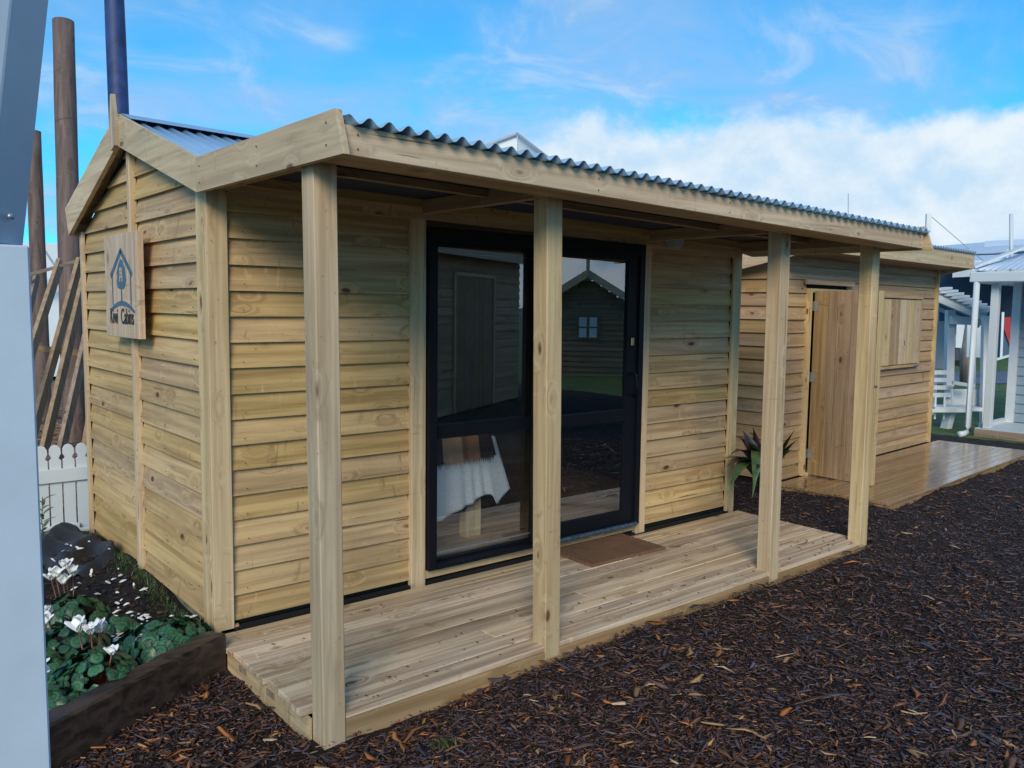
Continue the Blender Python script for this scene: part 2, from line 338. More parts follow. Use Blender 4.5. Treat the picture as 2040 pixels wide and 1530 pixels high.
# bark chips
rng = np.random.default_rng(5)
def chips(name, n, region, zf, mat, palette, probs, lmin, lmax, near=None, label=None, tilt=.20, wide=.020):
    (xa, xb), (ya, yb) = region
    pts = np.zeros((0, 2))
    cx, cy = CC.x, CC.y
    while len(pts) < n:
        q = np.stack([rng.uniform(xa, xb, n), rng.uniform(ya, yb, n)], 1)
        d = np.hypot(q[:, 0] - cx, q[:, 1] - cy)
        pr = np.clip((near / np.maximum(d, .1)) ** 1.75, 0, 1) if near else np.ones(n)
        az = np.degrees(np.arctan2(q[:, 1] - cy, q[:, 0] - cx))
        ok = (rng.random(n) < pr) & (az > 4) & (az < 100) & (d > 1.2)
        ok &= ~((q[:, 0] > -.03) & (q[:, 0] < 3.99) & (q[:, 1] > -1.055) & (q[:, 1] < 2.4))     # not under the deck
        # not inside the planting bed
        ok &= ~((q[:, 1] > -.2 + (q[:, 0] + .03) * .545) & (q[:, 0] < .0) & (region[1][0] < 0))
        ca, sa = math.cos(math.radians(3.946)), math.sin(math.radians(3.946))
        lx = (q[:, 0] - 5.187) * ca + (q[:, 1] - .361) * sa; ly = -(q[:, 0] - 5.187) * sa + (q[:, 1] - .361) * ca
        ok &= ~((lx > -.15) & (ly > -1.01))
        pts = np.concatenate([pts, q[ok]])
    pts = pts[:n]
    L = np.clip(lmin * 1.9 * np.exp(rng.normal(0, .62, n)), lmin * .5, lmax); wd = L * rng.uniform(.10, .75, n) ** 1.2; wd = np.minimum(wd, wide); th = rng.uniform(.001, .004, n)
    yaw = rng.uniform(0, 2 * np.pi, n); pit = rng.normal(0, tilt, n); rol = rng.normal(0, tilt * 1.2, n)
    zb = np.array([zf(x, y) for x, y in pts]) + rng.uniform(.0, .016, n) + np.abs(np.sin(pit)) * L * .3
    # bent, tapering sliver: three stations of a three-sided section
    j = lambda a, b: rng.uniform(a, b, n)
    P = np.zeros((n, 9, 3)); ws = [wd * j(.1, .8), wd * j(.7, 1.), wd * j(.05, .7)]
    bx = [-L / 2, L * j(-.15, .15), L / 2]; by = [0 * L, L * rng.normal(0, .10, n), 0 * L]; bz = [0 * L, L * rng.normal(.03, .06, n), 0 * L]
    for k in range(3):
        P[:, 3 * k] = np.stack([bx[k], by[k] - ws[k] / 2, bz[k]], 1); P[:, 3 * k + 1] = np.stack([bx[k], by[k] + ws[k] / 2, bz[k]], 1)
        P[:, 3 * k + 2] = np.stack([bx[k] * .96, by[k] + ws[k] * j(-.3, .3), bz[k] + th * (.4 + .6 * ws[k] / wd)], 1)
    cy_, sy_ = np.cos(yaw), np.sin(yaw); cp, sp_ = np.cos(pit), np.sin(pit); cr, sr = np.cos(rol), np.sin(rol)
    x, y, z = P[..., 0], P[..., 1], P[..., 2]
    y, z = y * cr[:, None] - z * sr[:, None], y * sr[:, None] + z * cr[:, None]
    x, z = x * cp[:, None] + z * sp_[:, None], -x * sp_[:, None] + z * cp[:, None]
    x, y = x * cy_[:, None] - y * sy_[:, None], x * sy_[:, None] + y * cy_[:, None]
    V = np.stack([x + pts[:, 0, None], y + pts[:, 1, None], z + zb[:, None]], -1).reshape(-1, 3)
    fb = np.array([[a + 3 * q, b_ + 3 * q, b_ + 3 + 3 * q, a + 3 + 3 * q] for q in (0, 1) for a, b_ in ((0, 1), (1, 2), (2, 0))])
    F = (fb[None] + (np.arange(n) * 9)[:, None, None]).reshape(-1, 4)
    pal = np.array(palette); patch = .5 + .5 * np.sin(pts[:, 0] * 2.1 + 1.3 * np.sin(pts[:, 1] * 1.7)) * np.sin(pts[:, 1] * 2.6 + .8 * np.sin(pts[:, 0] * 3.1) + 1)
    near_ = np.clip(1.6 - np.hypot(pts[:, 0] - cx, pts[:, 1] - cy) / 4.5, .25, 1.3); w_ = rng.random(n)
    idx = rng.choice(len(pal), n, p=probs)
    if len(pal) == 7:
        warm = (idx >= 3) & (idx <= 5) & (w_ > (patch * .75 + .25) * near_); idx[warm] = rng.choice([0, 1, 2, 6], warm.sum())
    c = pal[idx] * rng.uniform(.55, 1.5, n)[:, None]
    o = np_mesh(name, V, F, mat, np.repeat(c, 9, 0)); o['kind'] = 'stuff'
    if label: tag(o, label, 'bark chips')
    return o
M_chip = tonemat('wet_bark', .42, .45)
PAL = [(.028, .019, .024), (.066, .040, .042), (.115, .065, .056), (.14, .058, .03), (.27, .095, .03), (.35, .19, .08), (.065, .058, .088)]
chips('bark_chips', 165000, ((-1.9, 9.4), (-3.9, 3.0)), mulch_z, M_chip, PAL, [.14, .22, .22, .22, .075, .055, .07], .0085, .10, near=1.9,
      label='dark wet bark mulch with orange and tan chips in front of the deck')
chips('bark_pieces', 3600, ((-1.9, 8), (-3.9, 2.0)), lambda x, y: mulch_z(x, y) + .010, M_chip, [(.32, .11, .03), (.38, .21, .09), (.15, .06, .03), (.055, .045, .055), (.45, .33, .19), (.085, .045, .035)],
      [.15, .12, .22, .22, .03, .26], .020, .12, near=1.9, label='larger orange and tan bark pieces strewn over the dark mulch', tilt=.12, wide=.034)
PAL2 = [(.10, .05, .03), (.22, .11, .06), (.34, .20, .12), (.42, .29, .2), (.06, .035, .025)]
chips('wood_chips', 9000, ((-1.5, 4.0), (3.5, 11)), lambda x, y: .01 + .05 * math.sin(x * 1.7) * math.cos(y * 1.3) + .25 * math.exp(-((x - .9) ** 2 + (y - 7.3) ** 2) * .5),
      tonemat('dry_wood_chip', .8, .2), PAL2, [.15, .3, .25, .15, .15], .04, .26, label='reddish brown wood chips behind the white picket fence')

# ================================================================== MAIN CABIN
L, Wd, ZD, D = 3.967, 2.288, .093, 1.0665
SG = .021                                   # the verandah eaves drop a little towards the far end
def sag(x): return -SG * x
cabin = empty('timber_cabin', 'pale pine weatherboard cabin with verandah, black glass sliding door and corrugated roof', 'cabin')
px, py, pz = wood('x'), wood('y'), wood('z')
px2, pz2 = wood('x', 'post'), wood('z', 'post')
fx, fy = wood('x', 'fascia'), wood('y', 'fascia')
def wboard(u0, u1, z0, h, frame, mat, parent, top=None, name='weatherboard'):
    "bevel-back board; u0, u1 ends at the bottom, top = ends at its top edge; frame(u, n, z) to the parent's space, n outward"
    t0, t1 = top or (u0, u1); jz = random.uniform(-.0015, .0015); jn = random.uniform(-.002, .002)
    zb, zt = z0 + jz, z0 + h + .012; T = (zt - z0) / h
    t0, t1 = u0 + (t0 - u0) * T, u1 + (t1 - u1) * T
    q = [(u0, -.002 + jn, zb), (u1, -.002 - jn, zb), (u1, -.034, zb), (u0, -.034, zb), (t0, -.025 + jn, zt), (t1, -.025 - jn, zt), (t1, -.034, zt), (t0, -.034, zt)]
    return hexa(name, [frame(*a) for a in q], mat, parent)
nails = {}
def addnail(key, c, n):
    nails.setdefault(key, []).append((Vector(c), Vector(n)))
front = lambda u, n, z: (u, .012 - n, z)     # board face just behind the trims (which stand at y = 0)
left = lambda u, n, z: (.012 - n, u, z)
# front wall
z = .119 - .1185
k = 0
while True:
    z0 = .119 + .1185 * k
    if z0 > 2.06: break
    wboard(.092, 1.068, z0, .1185, front, px, cabin)
    for xx in (.16, .62, 1.0): addnail('front', (xx + random.uniform(-.01, .01), .004, z0 + .03), (0, -1, 0))
    k += 1
k = 0
while True:
    z0 = .127 + .1157 * k
    if z0 > 2.0: break
    wboard(2.95, 3.872, z0, .1157, front, px, cabin)
    for xx in (3.0, 3.4, 3.82): addnail('front', (xx + random.uniform(-.01, .01), .004, z0 + .03), (0, -1, 0))
    k += 1
box('wall_lining', (.06, 1.16), (.0475, .07), (.09, 2.17), M_dark, cabin)
box('wall_lining', (2.86, 3.92), (.0475, .07), (.09, 2.1), M_dark, cabin)
# trims
box('corner_trim', (0, .094), (0, .022), (.075, 2.14), pz2, cabin, .002)
box('corner_trim', (.0, .022), (.0235, .135), (.06, 2.14), pz2, cabin, .002)
box('corner_trim', (.094, .118), (.008, .03), (.0, .1), pz, cabin)
box('corner_trim', (3.872, L), (0, .022), (.07, 2.09), pz2, cabin, .002)
box('corner_trim', (L - .022, L), (.0235, .11), (.05, 2.09), pz2, cabin, .002)
box('corner_trim', (.0, .022), (2.235, 2.288), (.05, 2.05), pz2, cabin, .002)
box('door_trim', (1.068, 1.158), (-.006, .03), (.07, 2.075), pz2, cabin, .002)
box('door_trim', (2.862, 2.95), (-.006, .03), (.08, 2.04), pz2, cabin, .002)
box('sill_board', (1.16, 2.86), (.006, .03), (.107, .158), px, cabin)
hexa('frieze_board', [(.09, -.01, 2.075), (3.87, -.01, 2.075 + sag(3.87)), (3.87, .02, 2.075 + sag(3.87)), (.09, .02, 2.075),
                      (.09, -.01, 2.172), (3.87, -.01, 2.172 + sag(3.87)), (3.87, .02, 2.172 + sag(3.87)), (.09, .02, 2.172)], px, cabin)
hexa('ledger', [(.09, -.055, 2.128), (3.87, -.055, 2.128 + sag(3.87)), (3.87, -.012, 2.128 + sag(3.87)), (.09, -.012, 2.128),
                (.09, -.055, 2.172), (3.87, -.055, 2.172 + sag(3.87)), (3.87, -.012, 2.172 + sag(3.87)), (.09, -.012, 2.172)], px, cabin)
# gable wall: two columns of boards either side of the centre batten
RIDGE_Y = 1.142
def roof_under(y): return 2.11 + .305 * y if y < RIDGE_Y else 2.11 + .305 * RIDGE_Y - .345 * (y - RIDGE_Y)
for k in range(-1, 22):
    z0 = .104 + .1205 * k; z1 = z0 + .1205
    if k < 0: z0 = .104 - .05; z1 = .104; 
    if z0 > 2.42: break
    def lim(z): return max(.135, (z - 2.11) / .305 + .02), min(2.235, RIDGE_Y + (2.11 + .305 * RIDGE_Y - z) / .345 - .02)
    a0, b0 = lim(z0); a1, b1 = lim(z1)
    if k < 0: continue
    if a0 < 1.118: wboard(a0, 1.118, z0, .1205, left, py, cabin, top=(min(a1, 1.118), 1.118))
    if b0 > 1.168:
        zs = z0 + random.choice((-.004, 0, .003))
        wboard(1.168, b0, zs, .1205, left, py, cabin, top=(1.168, max(b1, 1.168)))
    for yy in (.2, .66, 1.06, 1.24, 1.7, 2.18):
        if a0 < yy < b0: addnail('gable', (.004, yy, z0 + .03), (-1, 0, 0))
box('corner_block', (.0225, .047), (2.236, 2.288), (.05, 2.04), M_dark, cabin)
mossy = plain('mossy_plinth', (.15, .15, .085), .8, var=.35, scale=12, bumps=.2)
box('plinth_board', (.028, .05), (.1, 2.26), (-.02, .135), mossy, cabin)
box('batten', (-.008, .03), (1.119, 1.167), (.06, 2.44), pz2, cabin, .002)
box('wall_lining', (.0475, .07), (.05, 2.29), (.0, 2.04), M_dark, cabin)
mesh('gable_lining', [(.0475, .0, 2.1405), (.0475, 2.29, 2.0405), (.0475, 2.29, 2.08), (.0475, RIDGE_Y, 2.50), (.0475, .0, 2.17), (.07, .0, 2.1405), (.07, 2.29, 2.0405), (.07, 2.29, 2.08), (.07, RIDGE_Y, 2.50), (.07, .0, 2.17)],
     [(0, 1, 2, 3, 4), (9, 8, 7, 6, 5)] + [(i, (i + 1) % 5, 5 + (i + 1) % 5, 5 + i) for i in range(5)], M_dark, cabin)
# right and back wall
for k in range(17):
    z0 = .11 + .118 * k
    wboard(.11, 2.2, z0, .118, lambda u, n, z: (L - .012 + n, u, z), py, cabin)
box('wall_lining', (3.9, 3.93), (.07, 2.26), (.0, 2.1), M_dark, cabin)
box('wall_lining', (.07, 3.9), (2.23, 2.26), (.0, 2.05), M_ply, cabin)
box('wall_lining', (.0705, .085), (.071, 2.229), (.12, 2.05), M_ply, cabin)
box('ceiling', (.086, 3.899), (.05, 2.22), (2.06, 2.074), M_ply, cabin)
box('cabin_floor', (.086, 3.899), (.075, 2.229), (.10, .14), wood('x', 'brown', .45), cabin)
# roofs: corrugated sheets
def corrugated(name, x0, x1, line, mat, parent, pitch=.0735, amp=.012, n=10, th=.002, sagf=sag):
    "line: list of (y, z) points down the slope"
    N = int((x1 - x0) / pitch * n); xs = [x0 + (x1 - x0) * i / N for i in range(N + 1)]; V = []; m = len(line)
    for s in (0, -th):
        for x in xs:
            w = amp * math.cos(2 * math.pi * (x - x0) / pitch)
            for (y, z) in line: V.append((x, y, z + w + s + sagf(x)))
    F = []; o2 = (N + 1) * m
    for i in range(N):
        for j in range(m - 1):
            a = i * m + j; F.append((a, a + m, a + m + 1, a + 1)); b_ = a + o2; F.append((b_, b_ + 1, b_ + m + 1, b_ + m))
        F.append((i * m, o2 + i * m, o2 + (i + 1) * m, (i + 1) * m))
        a = i * m + m - 1; F.append((a, a + m, o2 + a + m, o2 + a))
    return mesh(name, V, F, mat, parent, True)
VR = 2.196
corrugated('verandah_roof_sheet', -.03, 4.0, [(-.03, VR), (-.5, VR - .004), (-1.345, VR - .012)], M_roof, cabin)
corrugated('roof_sheet', -.03, 4.0, [(-.05, 2.205), (.5, 2.205 + .55 * .31), (RIDGE_Y, 2.205 + 1.192 * .31)], M_roof, cabin)
corrugated('roof_sheet', -.03, 4.0, [(RIDGE_Y + .002, 2.5745), (2.36, 2.5745 - 1.218 * .325)], M_roof, cabin)
for s, sl in ((-1, .31), (1, .325)):
    y1 = RIDGE_Y + s * .15
    hexa('ridge_cap', [(-.03, RIDGE_Y, 2.603), (4.0, RIDGE_Y, 2.603 + sag(4)), (4.0, y1, 2.603 - .15 * sl + sag(4)), (-.03, y1, 2.603 - .15 * sl),
                       (-.03, RIDGE_Y, 2.607), (4.0, RIDGE_Y, 2.607 + sag(4)), (4.0, y1, 2.607 - .15 * sl + sag(4)), (-.03, y1, 2.607 - .15 * sl)], M_roof, cabin)
box('roof_flashing', (-.03, .05), (-1.20, -.08), (2.2235, 2.2265), M_roof, cabin)
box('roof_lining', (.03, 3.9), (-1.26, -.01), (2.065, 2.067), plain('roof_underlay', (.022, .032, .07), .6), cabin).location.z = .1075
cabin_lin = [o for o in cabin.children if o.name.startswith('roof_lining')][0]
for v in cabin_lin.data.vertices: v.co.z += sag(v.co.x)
# fascia, beam, rafters
def sbox(name, x, y, z, mat, bevel=0):
    (x0, x1), (y0, y1), (z0, z1) = x, y, z
    return hexa(name, [(x0, y0, z0 + sag(x0)), (x1, y0, z0 + sag(x1)), (x1, y1, z0 + sag(x1)), (x0, y1, z0 + sag(x0)),
                       (x0, y0, z1 + sag(x0)), (x1, y0, z1 + sag(x1)), (x1, y1, z1 + sag(x1)), (x0, y1, z1 + sag(x0))], mat, cabin, bevel)
sbox('fascia', (-.035, 4.0), (-1.305, -1.28), (2.078, 2.172), fx, .002)
sbox('verandah_beam', (-.03, 3.995), (-1.2785, -1.09), (2.082, 2.165), px)
for xr in (.03, 1.10, 2.87, 3.86):
    sbox('rafter', (xr, xr + .045), (-1.088, -.056), (2.100, 2.168), wood('y', 'brown'))  # pine rafters; shade under the verandah put into a darker brown
sbox('purlin', (.08, 3.86), (-.60, -.555), (2.135, 2.169), wood('x', 'brown'))  # darker brown here too, verandah shade put into the colour
# barge boards, left gable end (x = -.06 .. -.035)
def slab(name, pts, x0, x1, mat, bevel=.0):
    n = len(pts); V = [(x0, y, z) for y, z in pts] + [(x1, y, z) for y, z in pts]
    F = [tuple(range(n)), tuple(range(n, 2 * n))[::-1]] + [(i, (i + 1) % n, n + (i + 1) % n, n + i) for i in range(n)]
    return mesh(name, V, F, mat, cabin)
def barges(x0, x1, dz, fin=True):
    slab('barge_board', [(-.055, 2.075 + dz), (RIDGE_Y, 2.436 + dz), (RIDGE_Y, 2.603 + dz), (-.055, 2.222 + dz)], x0, x1, fy)
    slab('barge_board', [(RIDGE_Y + .0015, 2.436 + dz), (2.30, 2.025 + dz), (2.37, 2.20 + dz), (RIDGE_Y + .0015, 2.600 + dz)], x0, x1, fy)
    slab('barge_board', [(-1.358, 2.070 + dz), (-.0565, 2.075 + dz), (-.0565, 2.222 + dz), (-1.306, 2.216 + dz)], x0, x1, fy)
    if fin:
        xa, xb = (x0 - .02, x0 - .001) if x0 < 1 else (x1 + .001, x1 + .02)
        slab('finial', [(RIDGE_Y - .035, 2.43 + dz), (RIDGE_Y + .035, 2.41 + dz), (RIDGE_Y + .05, 2.56 + dz), (RIDGE_Y + .02, 2.70 + dz), (RIDGE_Y - .01, 2.70 + dz), (RIDGE_Y - .05, 2.56 + dz)], xa, xb, wood('z', 'fascia'))
barges(-.06, -.036, 0)
barges(4.005, 4.03, sag(4.0))
# overhang soffit battens under the left barge
for a, b_ in (((-.04, 0, 2.13), (-.04, RIDGE_Y, 2.475)),):
    pass
hexa('eave_lining', [(-.035, RIDGE_Y + .01, 2.50), (.02, RIDGE_Y + .01, 2.50), (.06, 2.33, 2.09), (-.035, 2.33, 2.09), (-.035, RIDGE_Y + .01, 2.525), (.02, RIDGE_Y + .01, 2.525), (.02, 2.33, 2.115), (-.035, 2.33, 2.115)], py, cabin)
hexa('eave_lining', [(-.035, -.04, 2.15), (.02, -.04, 2.15), (.02, RIDGE_Y - .01, 2.50), (-.035, RIDGE_Y - .01, 2.50), (-.035, -.04, 2.175), (.02, -.04, 2.175), (.02, RIDGE_Y - .01, 2.525), (-.035, RIDGE_Y - .01, 2.525)], py, cabin)
hexa('eave_board', [(-.03, 2.30, 2.02), (3.99, 2.30, 2.02), (3.99, 2.33, 2.02), (-.03, 2.33, 2.02), (-.03, 2.30, 2.15), (3.99, 2.30, 2.10), (3.99, 2.33, 2.10), (-.03, 2.33, 2.15)], px, cabin)
# posts: (x at foot, x at head)
for i, (xb, xt, zb) in enumerate(((.004, -.020, -.04), (1.088, 1.056, .03), (2.826, 2.812, .03), (3.858, 3.838, .03))):
    y0, y1 = -D - .002, -D + .088; w = .090 if i else .092; zt = 2.165 + sag(xb)
    o = hexa('verandah_post', [(xb, y0, zb), (xb + w, y0, zb), (xb + w, y1, zb), (xb, y1, zb), (xt, y0, zt), (xt + w, y0, zt), (xt + w, y1, zt), (xt, y1, zt)], pz2, cabin, .004)
# deck
nb = 9; y = -.055; pitch = (D - .055) / nb
dk = wood('x', 'deck'); 
for i in range(nb):
    ya, yb = -.055 - pitch * (i + 1) + .0035, -.055 - pitch * i
    x0 = -.02 - .012 * (i % 3 == 1) + random.uniform(-.004, .004); x1 = 3.94 + random.uniform(-.006, .006)
    zt = ZD + random.uniform(-.0012, .0012)
    if i == nb - 1: x0, x1 = .097, 3.856   # stops between the corner posts
    splits = [x0, x1] if i not in (2, 5, 6) else ([x0, .98, x1] if i == 6 else [x0, 2.4 if i == 2 else 1.7, x1])
    for a, b_ in zip(splits[:-1], splits[1:]):
        box('deck_board', (a + .0015, b_ - .0015), (ya, yb), (zt - .024, zt), dk, cabin, .0022)
dfx = wood('x', 'deck'); 
box('deck_edge_board', (.097, 3.856), (-D, -D + .0225), (-.04, ZD - .026), wood('x', 'shed', .5), cabin)
box('deck_edge_board', (-.02, .003), (-D + .09, -.05), (-.04, ZD - .027), wood('y', 'post'), cabin)
box('deck_edge_board', (3.93, 3.953), (-D + .09, -.05), (-.04, ZD - .027), wood('y', 'post'), cabin)
for yy in (-.3, -.55, -.8): box('deck_joist', (.01, 3.92), (yy, yy + .04), (-.04, ZD - .028), px, cabin)
for xx in (-.012,):
    for yy in (-.70, -.42): box('packer', (-.026, -.0205), (yy, yy + .07), (ZD - .055, ZD - .03), wood('y', 'grey'), cabin)
box('underfloor', (.03, 3.9), (.0, .04), (-.05, .088), M_dark, cabin)
# porch light
mesh('porch_light', [(3.09, -.012, 2.005), (3.17, -.012, 2.005), (3.185, -.012, 2.075), (3.075, -.012, 2.075),
                     (3.095, -.085, 2.015), (3.165, -.085, 2.015), (3.185, -.095, 2.075), (3.075, -.095, 2.075)], BF, M_plast, cabin)
# sliding door
dx0, dx1, dz0, dz1 = 1.162, 2.858, .160, 2.016
door = box('door_frame', (dx0, dx0 + .05), (-.035, .07), (dz0, dz1), M_black, cabin)
box('jamb', (dx1 - .045, dx1), (-.035, .07), (dz0, dz1), M_black, door)
box('head', (dx0 + .0505, dx1 - .0455), (-.035, .07), (dz1 - .075, dz1), M_black, door)
box('sill', (dx0 + .0505, dx1 - .0455), (-.040, .07), (dz0, dz0 + .022), M_black, door)
box('sill_nosing', (1.92, dx1 - .05), (-.07, -.0405), (dz0 + .004, dz0 + .024), M_film, door, .004)
# fixed leaf (behind) and sliding leaf (in front)
def leaf(name, x0, x1, z0, z1, y0, st, bot, top, mid0, mid1, gl):
    fr = box(name, (x0, x0 + st), (y0, y0 + .035), (z0, z1), M_black, cabin)
    box('stile', (x1 - st, x1), (y0, y0 + .035), (z0, z1), M_black, fr)
    box('bottom_rail', (x0 + st + .0005, x1 - st - .0005), (y0, y0 + .035), (z0, z0 + bot), M_black, fr)
    box('top_rail', (x0 + st + .0005, x1 - st - .0005), (y0, y0 + .035), (z1 - top, z1), M_black, fr)
    box('mid_rail', (x0 + st + .0005, x1 - st - .0005), (y0 - .004, y0 + .035), (mid0, mid1), M_black, fr)
    for a, b_ in ((z0 + bot, mid0), (mid1, z1 - top)):
        box('pane', (x0 + st - .004, x1 - st + .004), (y0 + .016, y0 + .0172), (a - .003, b_ + .003), M_glass, fr)
    return fr
fl = leaf('fixed_leaf', dx0 + .0505, 2.0, dz0 + .0225, dz1 - .0755, .025, .042, .012, .020, .872, .950, 0)
box('seal', (dx0 + .093, 1.958), (.030, .0405), (.228, .2325), M_steel, fl)
sl_ = leaf('sliding_leaf', 1.925, dx1 - .046, dz0 + .0225, dz1 - .0755, -.022, .10, .085, .030, .868, .942, 0)
hx = dx1 - .046 - .052
hd = box('handle', (hx - .009, hx + .009), (-.052, -.0222), (1.165, 1.185), M_black, cabin); hd.parent = sl_
tube('handle_grip', [(hx, -.03, 1.18), (hx + .004, -.062, 1.17), (hx + .006, -.066, 1.10), (hx + .004, -.058, 1.04), (hx, -.03, 1.03)], .008, M_black, sl_, 8)
box('lock', (hx - .014, hx + .014), (-.030, -.0222), (1.36, 1.41), M_brass, sl_, .002)
for xx in (.02, 1.12, 2.0, 2.9, 3.95):
    for zz in (2.10, 2.145): addnail('fascia', (xx, -1.3065, zz + sag(xx)), (0, -1, 0))
for yy in (-1.25, -.7, -.1): addnail('barge', (-.0615, yy, 2.11), (-1, 0, 0)); addnail('barge', (-.0615, yy, 2.18), (-1, 0, 0))
# nails
for key, lst in nails.items():
    V = []; F = []
    for c, n in lst:
        a = Vector((0, 0, 1)) if abs(n.z) < .5 else Vector((1, 0, 0)); b_ = n.cross(a); i0 = len(V); r = .0033
        for k in range(6): V.append(c + n * .0025 + (a * math.sin(k * 1.0472) + b_ * math.cos(k * 1.0472)) * r)
        V.append(c - n * .004); F.append(tuple(i0 + k for k in range(6)))
        for k in range(6): F.append((i0 + k, i0 + 6, i0 + (k + 1) % 6))
    o = mesh('nail_heads', V, F, plain('nail_steel_' + key, (.07, .05, .04), .6), cabin); o['kind'] = 'stuff'

# ---- door mat
def coir():
    m, nt, b = newmat('coir'); tc = node(nt, 'ShaderNodeTexCoord'); a = noise(nt, tc.outputs['Object'], 220, 3, .7); c = noise(nt, tc.outputs['Object'], 7, 4, .6)
    col = mixc(nt, maprange(nt, a, .3, .7, 0, 1), (.10, .045, .022), (.27, .14, .07)); col = mixc(nt, maprange(nt, c, .5, .75, 0, .6), col, (.09, .045, .025))
    link(nt, col, b.inputs['Base Color']); b.inputs['Roughness'].default_value = .95; bump(nt, b, a, 1., .006); return m
mt = empty('door_mat', 'brown coir doormat lying on the deck in front of the sliding door', 'doormat', (2.40, -.19, ZD + .002), math.radians(-1.5))
V = []; n = 60; m_ = 36
rm = random.Random(3)
for j in range(m_ + 1):
    for i in range(n + 1):
        V.append((-.325 + .65 * i / n + (rm.uniform(-.004, .004) if i in (0, n) else 0), -.20 + .40 * j / m_ + (rm.uniform(-.004, .004) if j in (0, m_) else 0), .014 + rm.uniform(-.0018, .0018) if 0 < i < n and 0 < j < m_ else .0))
mesh('mat_pile', V, [(j * (n + 1) + i, j * (n + 1) + i + 1, (j + 1) * (n + 1) + i + 1, (j + 1) * (n + 1) + i) for j in range(m_) for i in range(n)], coir(), mt)
# stick on the deck
st = tube('twig', [(3.46, -.86, ZD + .006), (3.50, -.872, ZD + .010), (3.545, -.868, ZD + .005), (3.58, -.852, ZD + .008)], .004, wood('x', 'grey'), None, 6)
tag(st, 'small bent twig lying on the deck between the two far posts', 'twig')

rc = random.Random(21); V = []; F = []; T = []
for i in range(130):
    x = rc.uniform(.1, 3.85); y = -1.05 + abs(rc.gauss(0, .16)) if i < 95 else rc.uniform(-1.0, -.1); a = rc.uniform(0, 6.28); l = rc.uniform(.003, .014); w = l * .3; i0 = len(V); z_ = ZD + .0025
    for p, q, r_ in ((-l, 0, 0), (0, -w, 0), (l, 0, .001), (0, w, 0), (0, 0, .004)): V.append((x + p * math.cos(a) - q * math.sin(a), y + p * math.sin(a) + q * math.cos(a), z_ + r_)); T.append(rc.choice([(.03, .018, .014)] * 3 + [(.10, .045, .02)]) if p == -l else T[-1])
    F += [(i0, i0 + 1, i0 + 4), (i0 + 1, i0 + 2, i0 + 4), (i0 + 2, i0 + 3, i0 + 4), (i0 + 3, i0, i0 + 4)]
tag(np_mesh('stray_bark', V, F, M_chip, np.array(T)), 'dark bark crumbs trodden onto the deck boards near the posts', 'bark crumbs', kind='stuff')
# ---- sign
sg = empty('wooden_sign', 'wooden Kiwi Cabins sign with blue house logo hanging on the gable wall', 'sign', (-.03, 1.118, 1.41))
sb = box('sign_board', (-.034, -.001), (-.305, .315), (0, .555), wood('z', 'sign'), sg, .002)
M_logo = plain('logo_print', (.055, .12, .19), .6, var=.25, scale=12)
M_text = plain('text_print', (.02, .02, .022), .6)
XF = -.0362
def flat(name, polys, mat, parent, t=.0012):
    V = []; F = []
    for p in polys:      # p: list of (s, z): s to the reader's right, which is -y
        i0 = len(V); k = len(p)
        V += [(XF, -s, z) for s, z in p] + [(XF + t, -s, z) for s, z in p]
        F += [tuple(i0 + i for i in range(k)), tuple(i0 + k + i for i in range(k))[::-1]] + [(i0 + i, i0 + (i + 1) % k, i0 + k + (i + 1) % k, i0 + k + i) for i in range(k)]
    return mesh(name, V, F, mat, parent)
cs = .01
def band(p, q, w):
    a, b_ = Vector(p), Vector(q); d = (b_ - a).normalized(); n_ = Vector((-d.y, d.x)) * w / 2
    return [tuple(a - n_), tuple(b_ - n_), tuple(b_ + n_), tuple(a + n_)]
apex = (cs, .465); eL, eR = (cs - .19, .345), (cs + .19, .345)
flat('house_logo', [band((eL[0] - .012, eL[1] - .012), (apex[0] + .006, apex[1] + .004), .030), band((apex[0] - .006, apex[1] + .004), (eR[0] + .012, eR[1] - .012), .030),
                    band((eL[0] + .018, .345), (eL[0] + .018, .175), .014), band((eR[0] - .018, .345), (eR[0] - .018, .175), .014)], M_logo, sb)
arc = []; N = 14
for i in range(N + 1): t = -1 + 2 * i / N; arc.append((cs + .235 * t, .197 - .052 * t * t))
arc2 = [(cs + .225 * (-1 + 2 * i / N), .172 - .040 * (-1 + 2 * i / N) ** 2) for i in range(N + 1)]
flat('hill_logo', [[arc[i], arc[i + 1], arc2[i + 1], arc2[i]] for i in range(N)], M_logo, sb)
tree = [(cs - .02, .262), (cs - .07, .268), (cs - .085, .30), (cs - .072, .325), (cs - .083, .35), (cs - .062, .375), (cs - .045, .40), (cs - .028, .405), (cs - .012, .425), (cs + .01, .412),
        (cs + .028, .418), (cs + .045, .395), (cs + .07, .375), (cs + .078, .345), (cs + .088, .31), (cs + .07, .275), (cs + .03, .262)]
flat('tree_logo', [tree, band((cs, .262), (cs, .19), .018)], M_logo, sb)
XF = -.0376
flat('window_logo', [[(cs - .024 + a, .338 + b_), (cs - .003 + a, .338 + b_), (cs - .003 + a, .355 + b_), (cs - .024 + a, .355 + b_)] for a in (0, .026) for b_ in (0, .02)] +
     [[(cs - .028, .30), (cs - .016, .30), (cs - .016, .322), (cs + .016, .322), (cs + .016, .30), (cs + .028, .30), (cs + .028, .334), (cs - .028, .334)]], wood('z', 'sign'), sb)
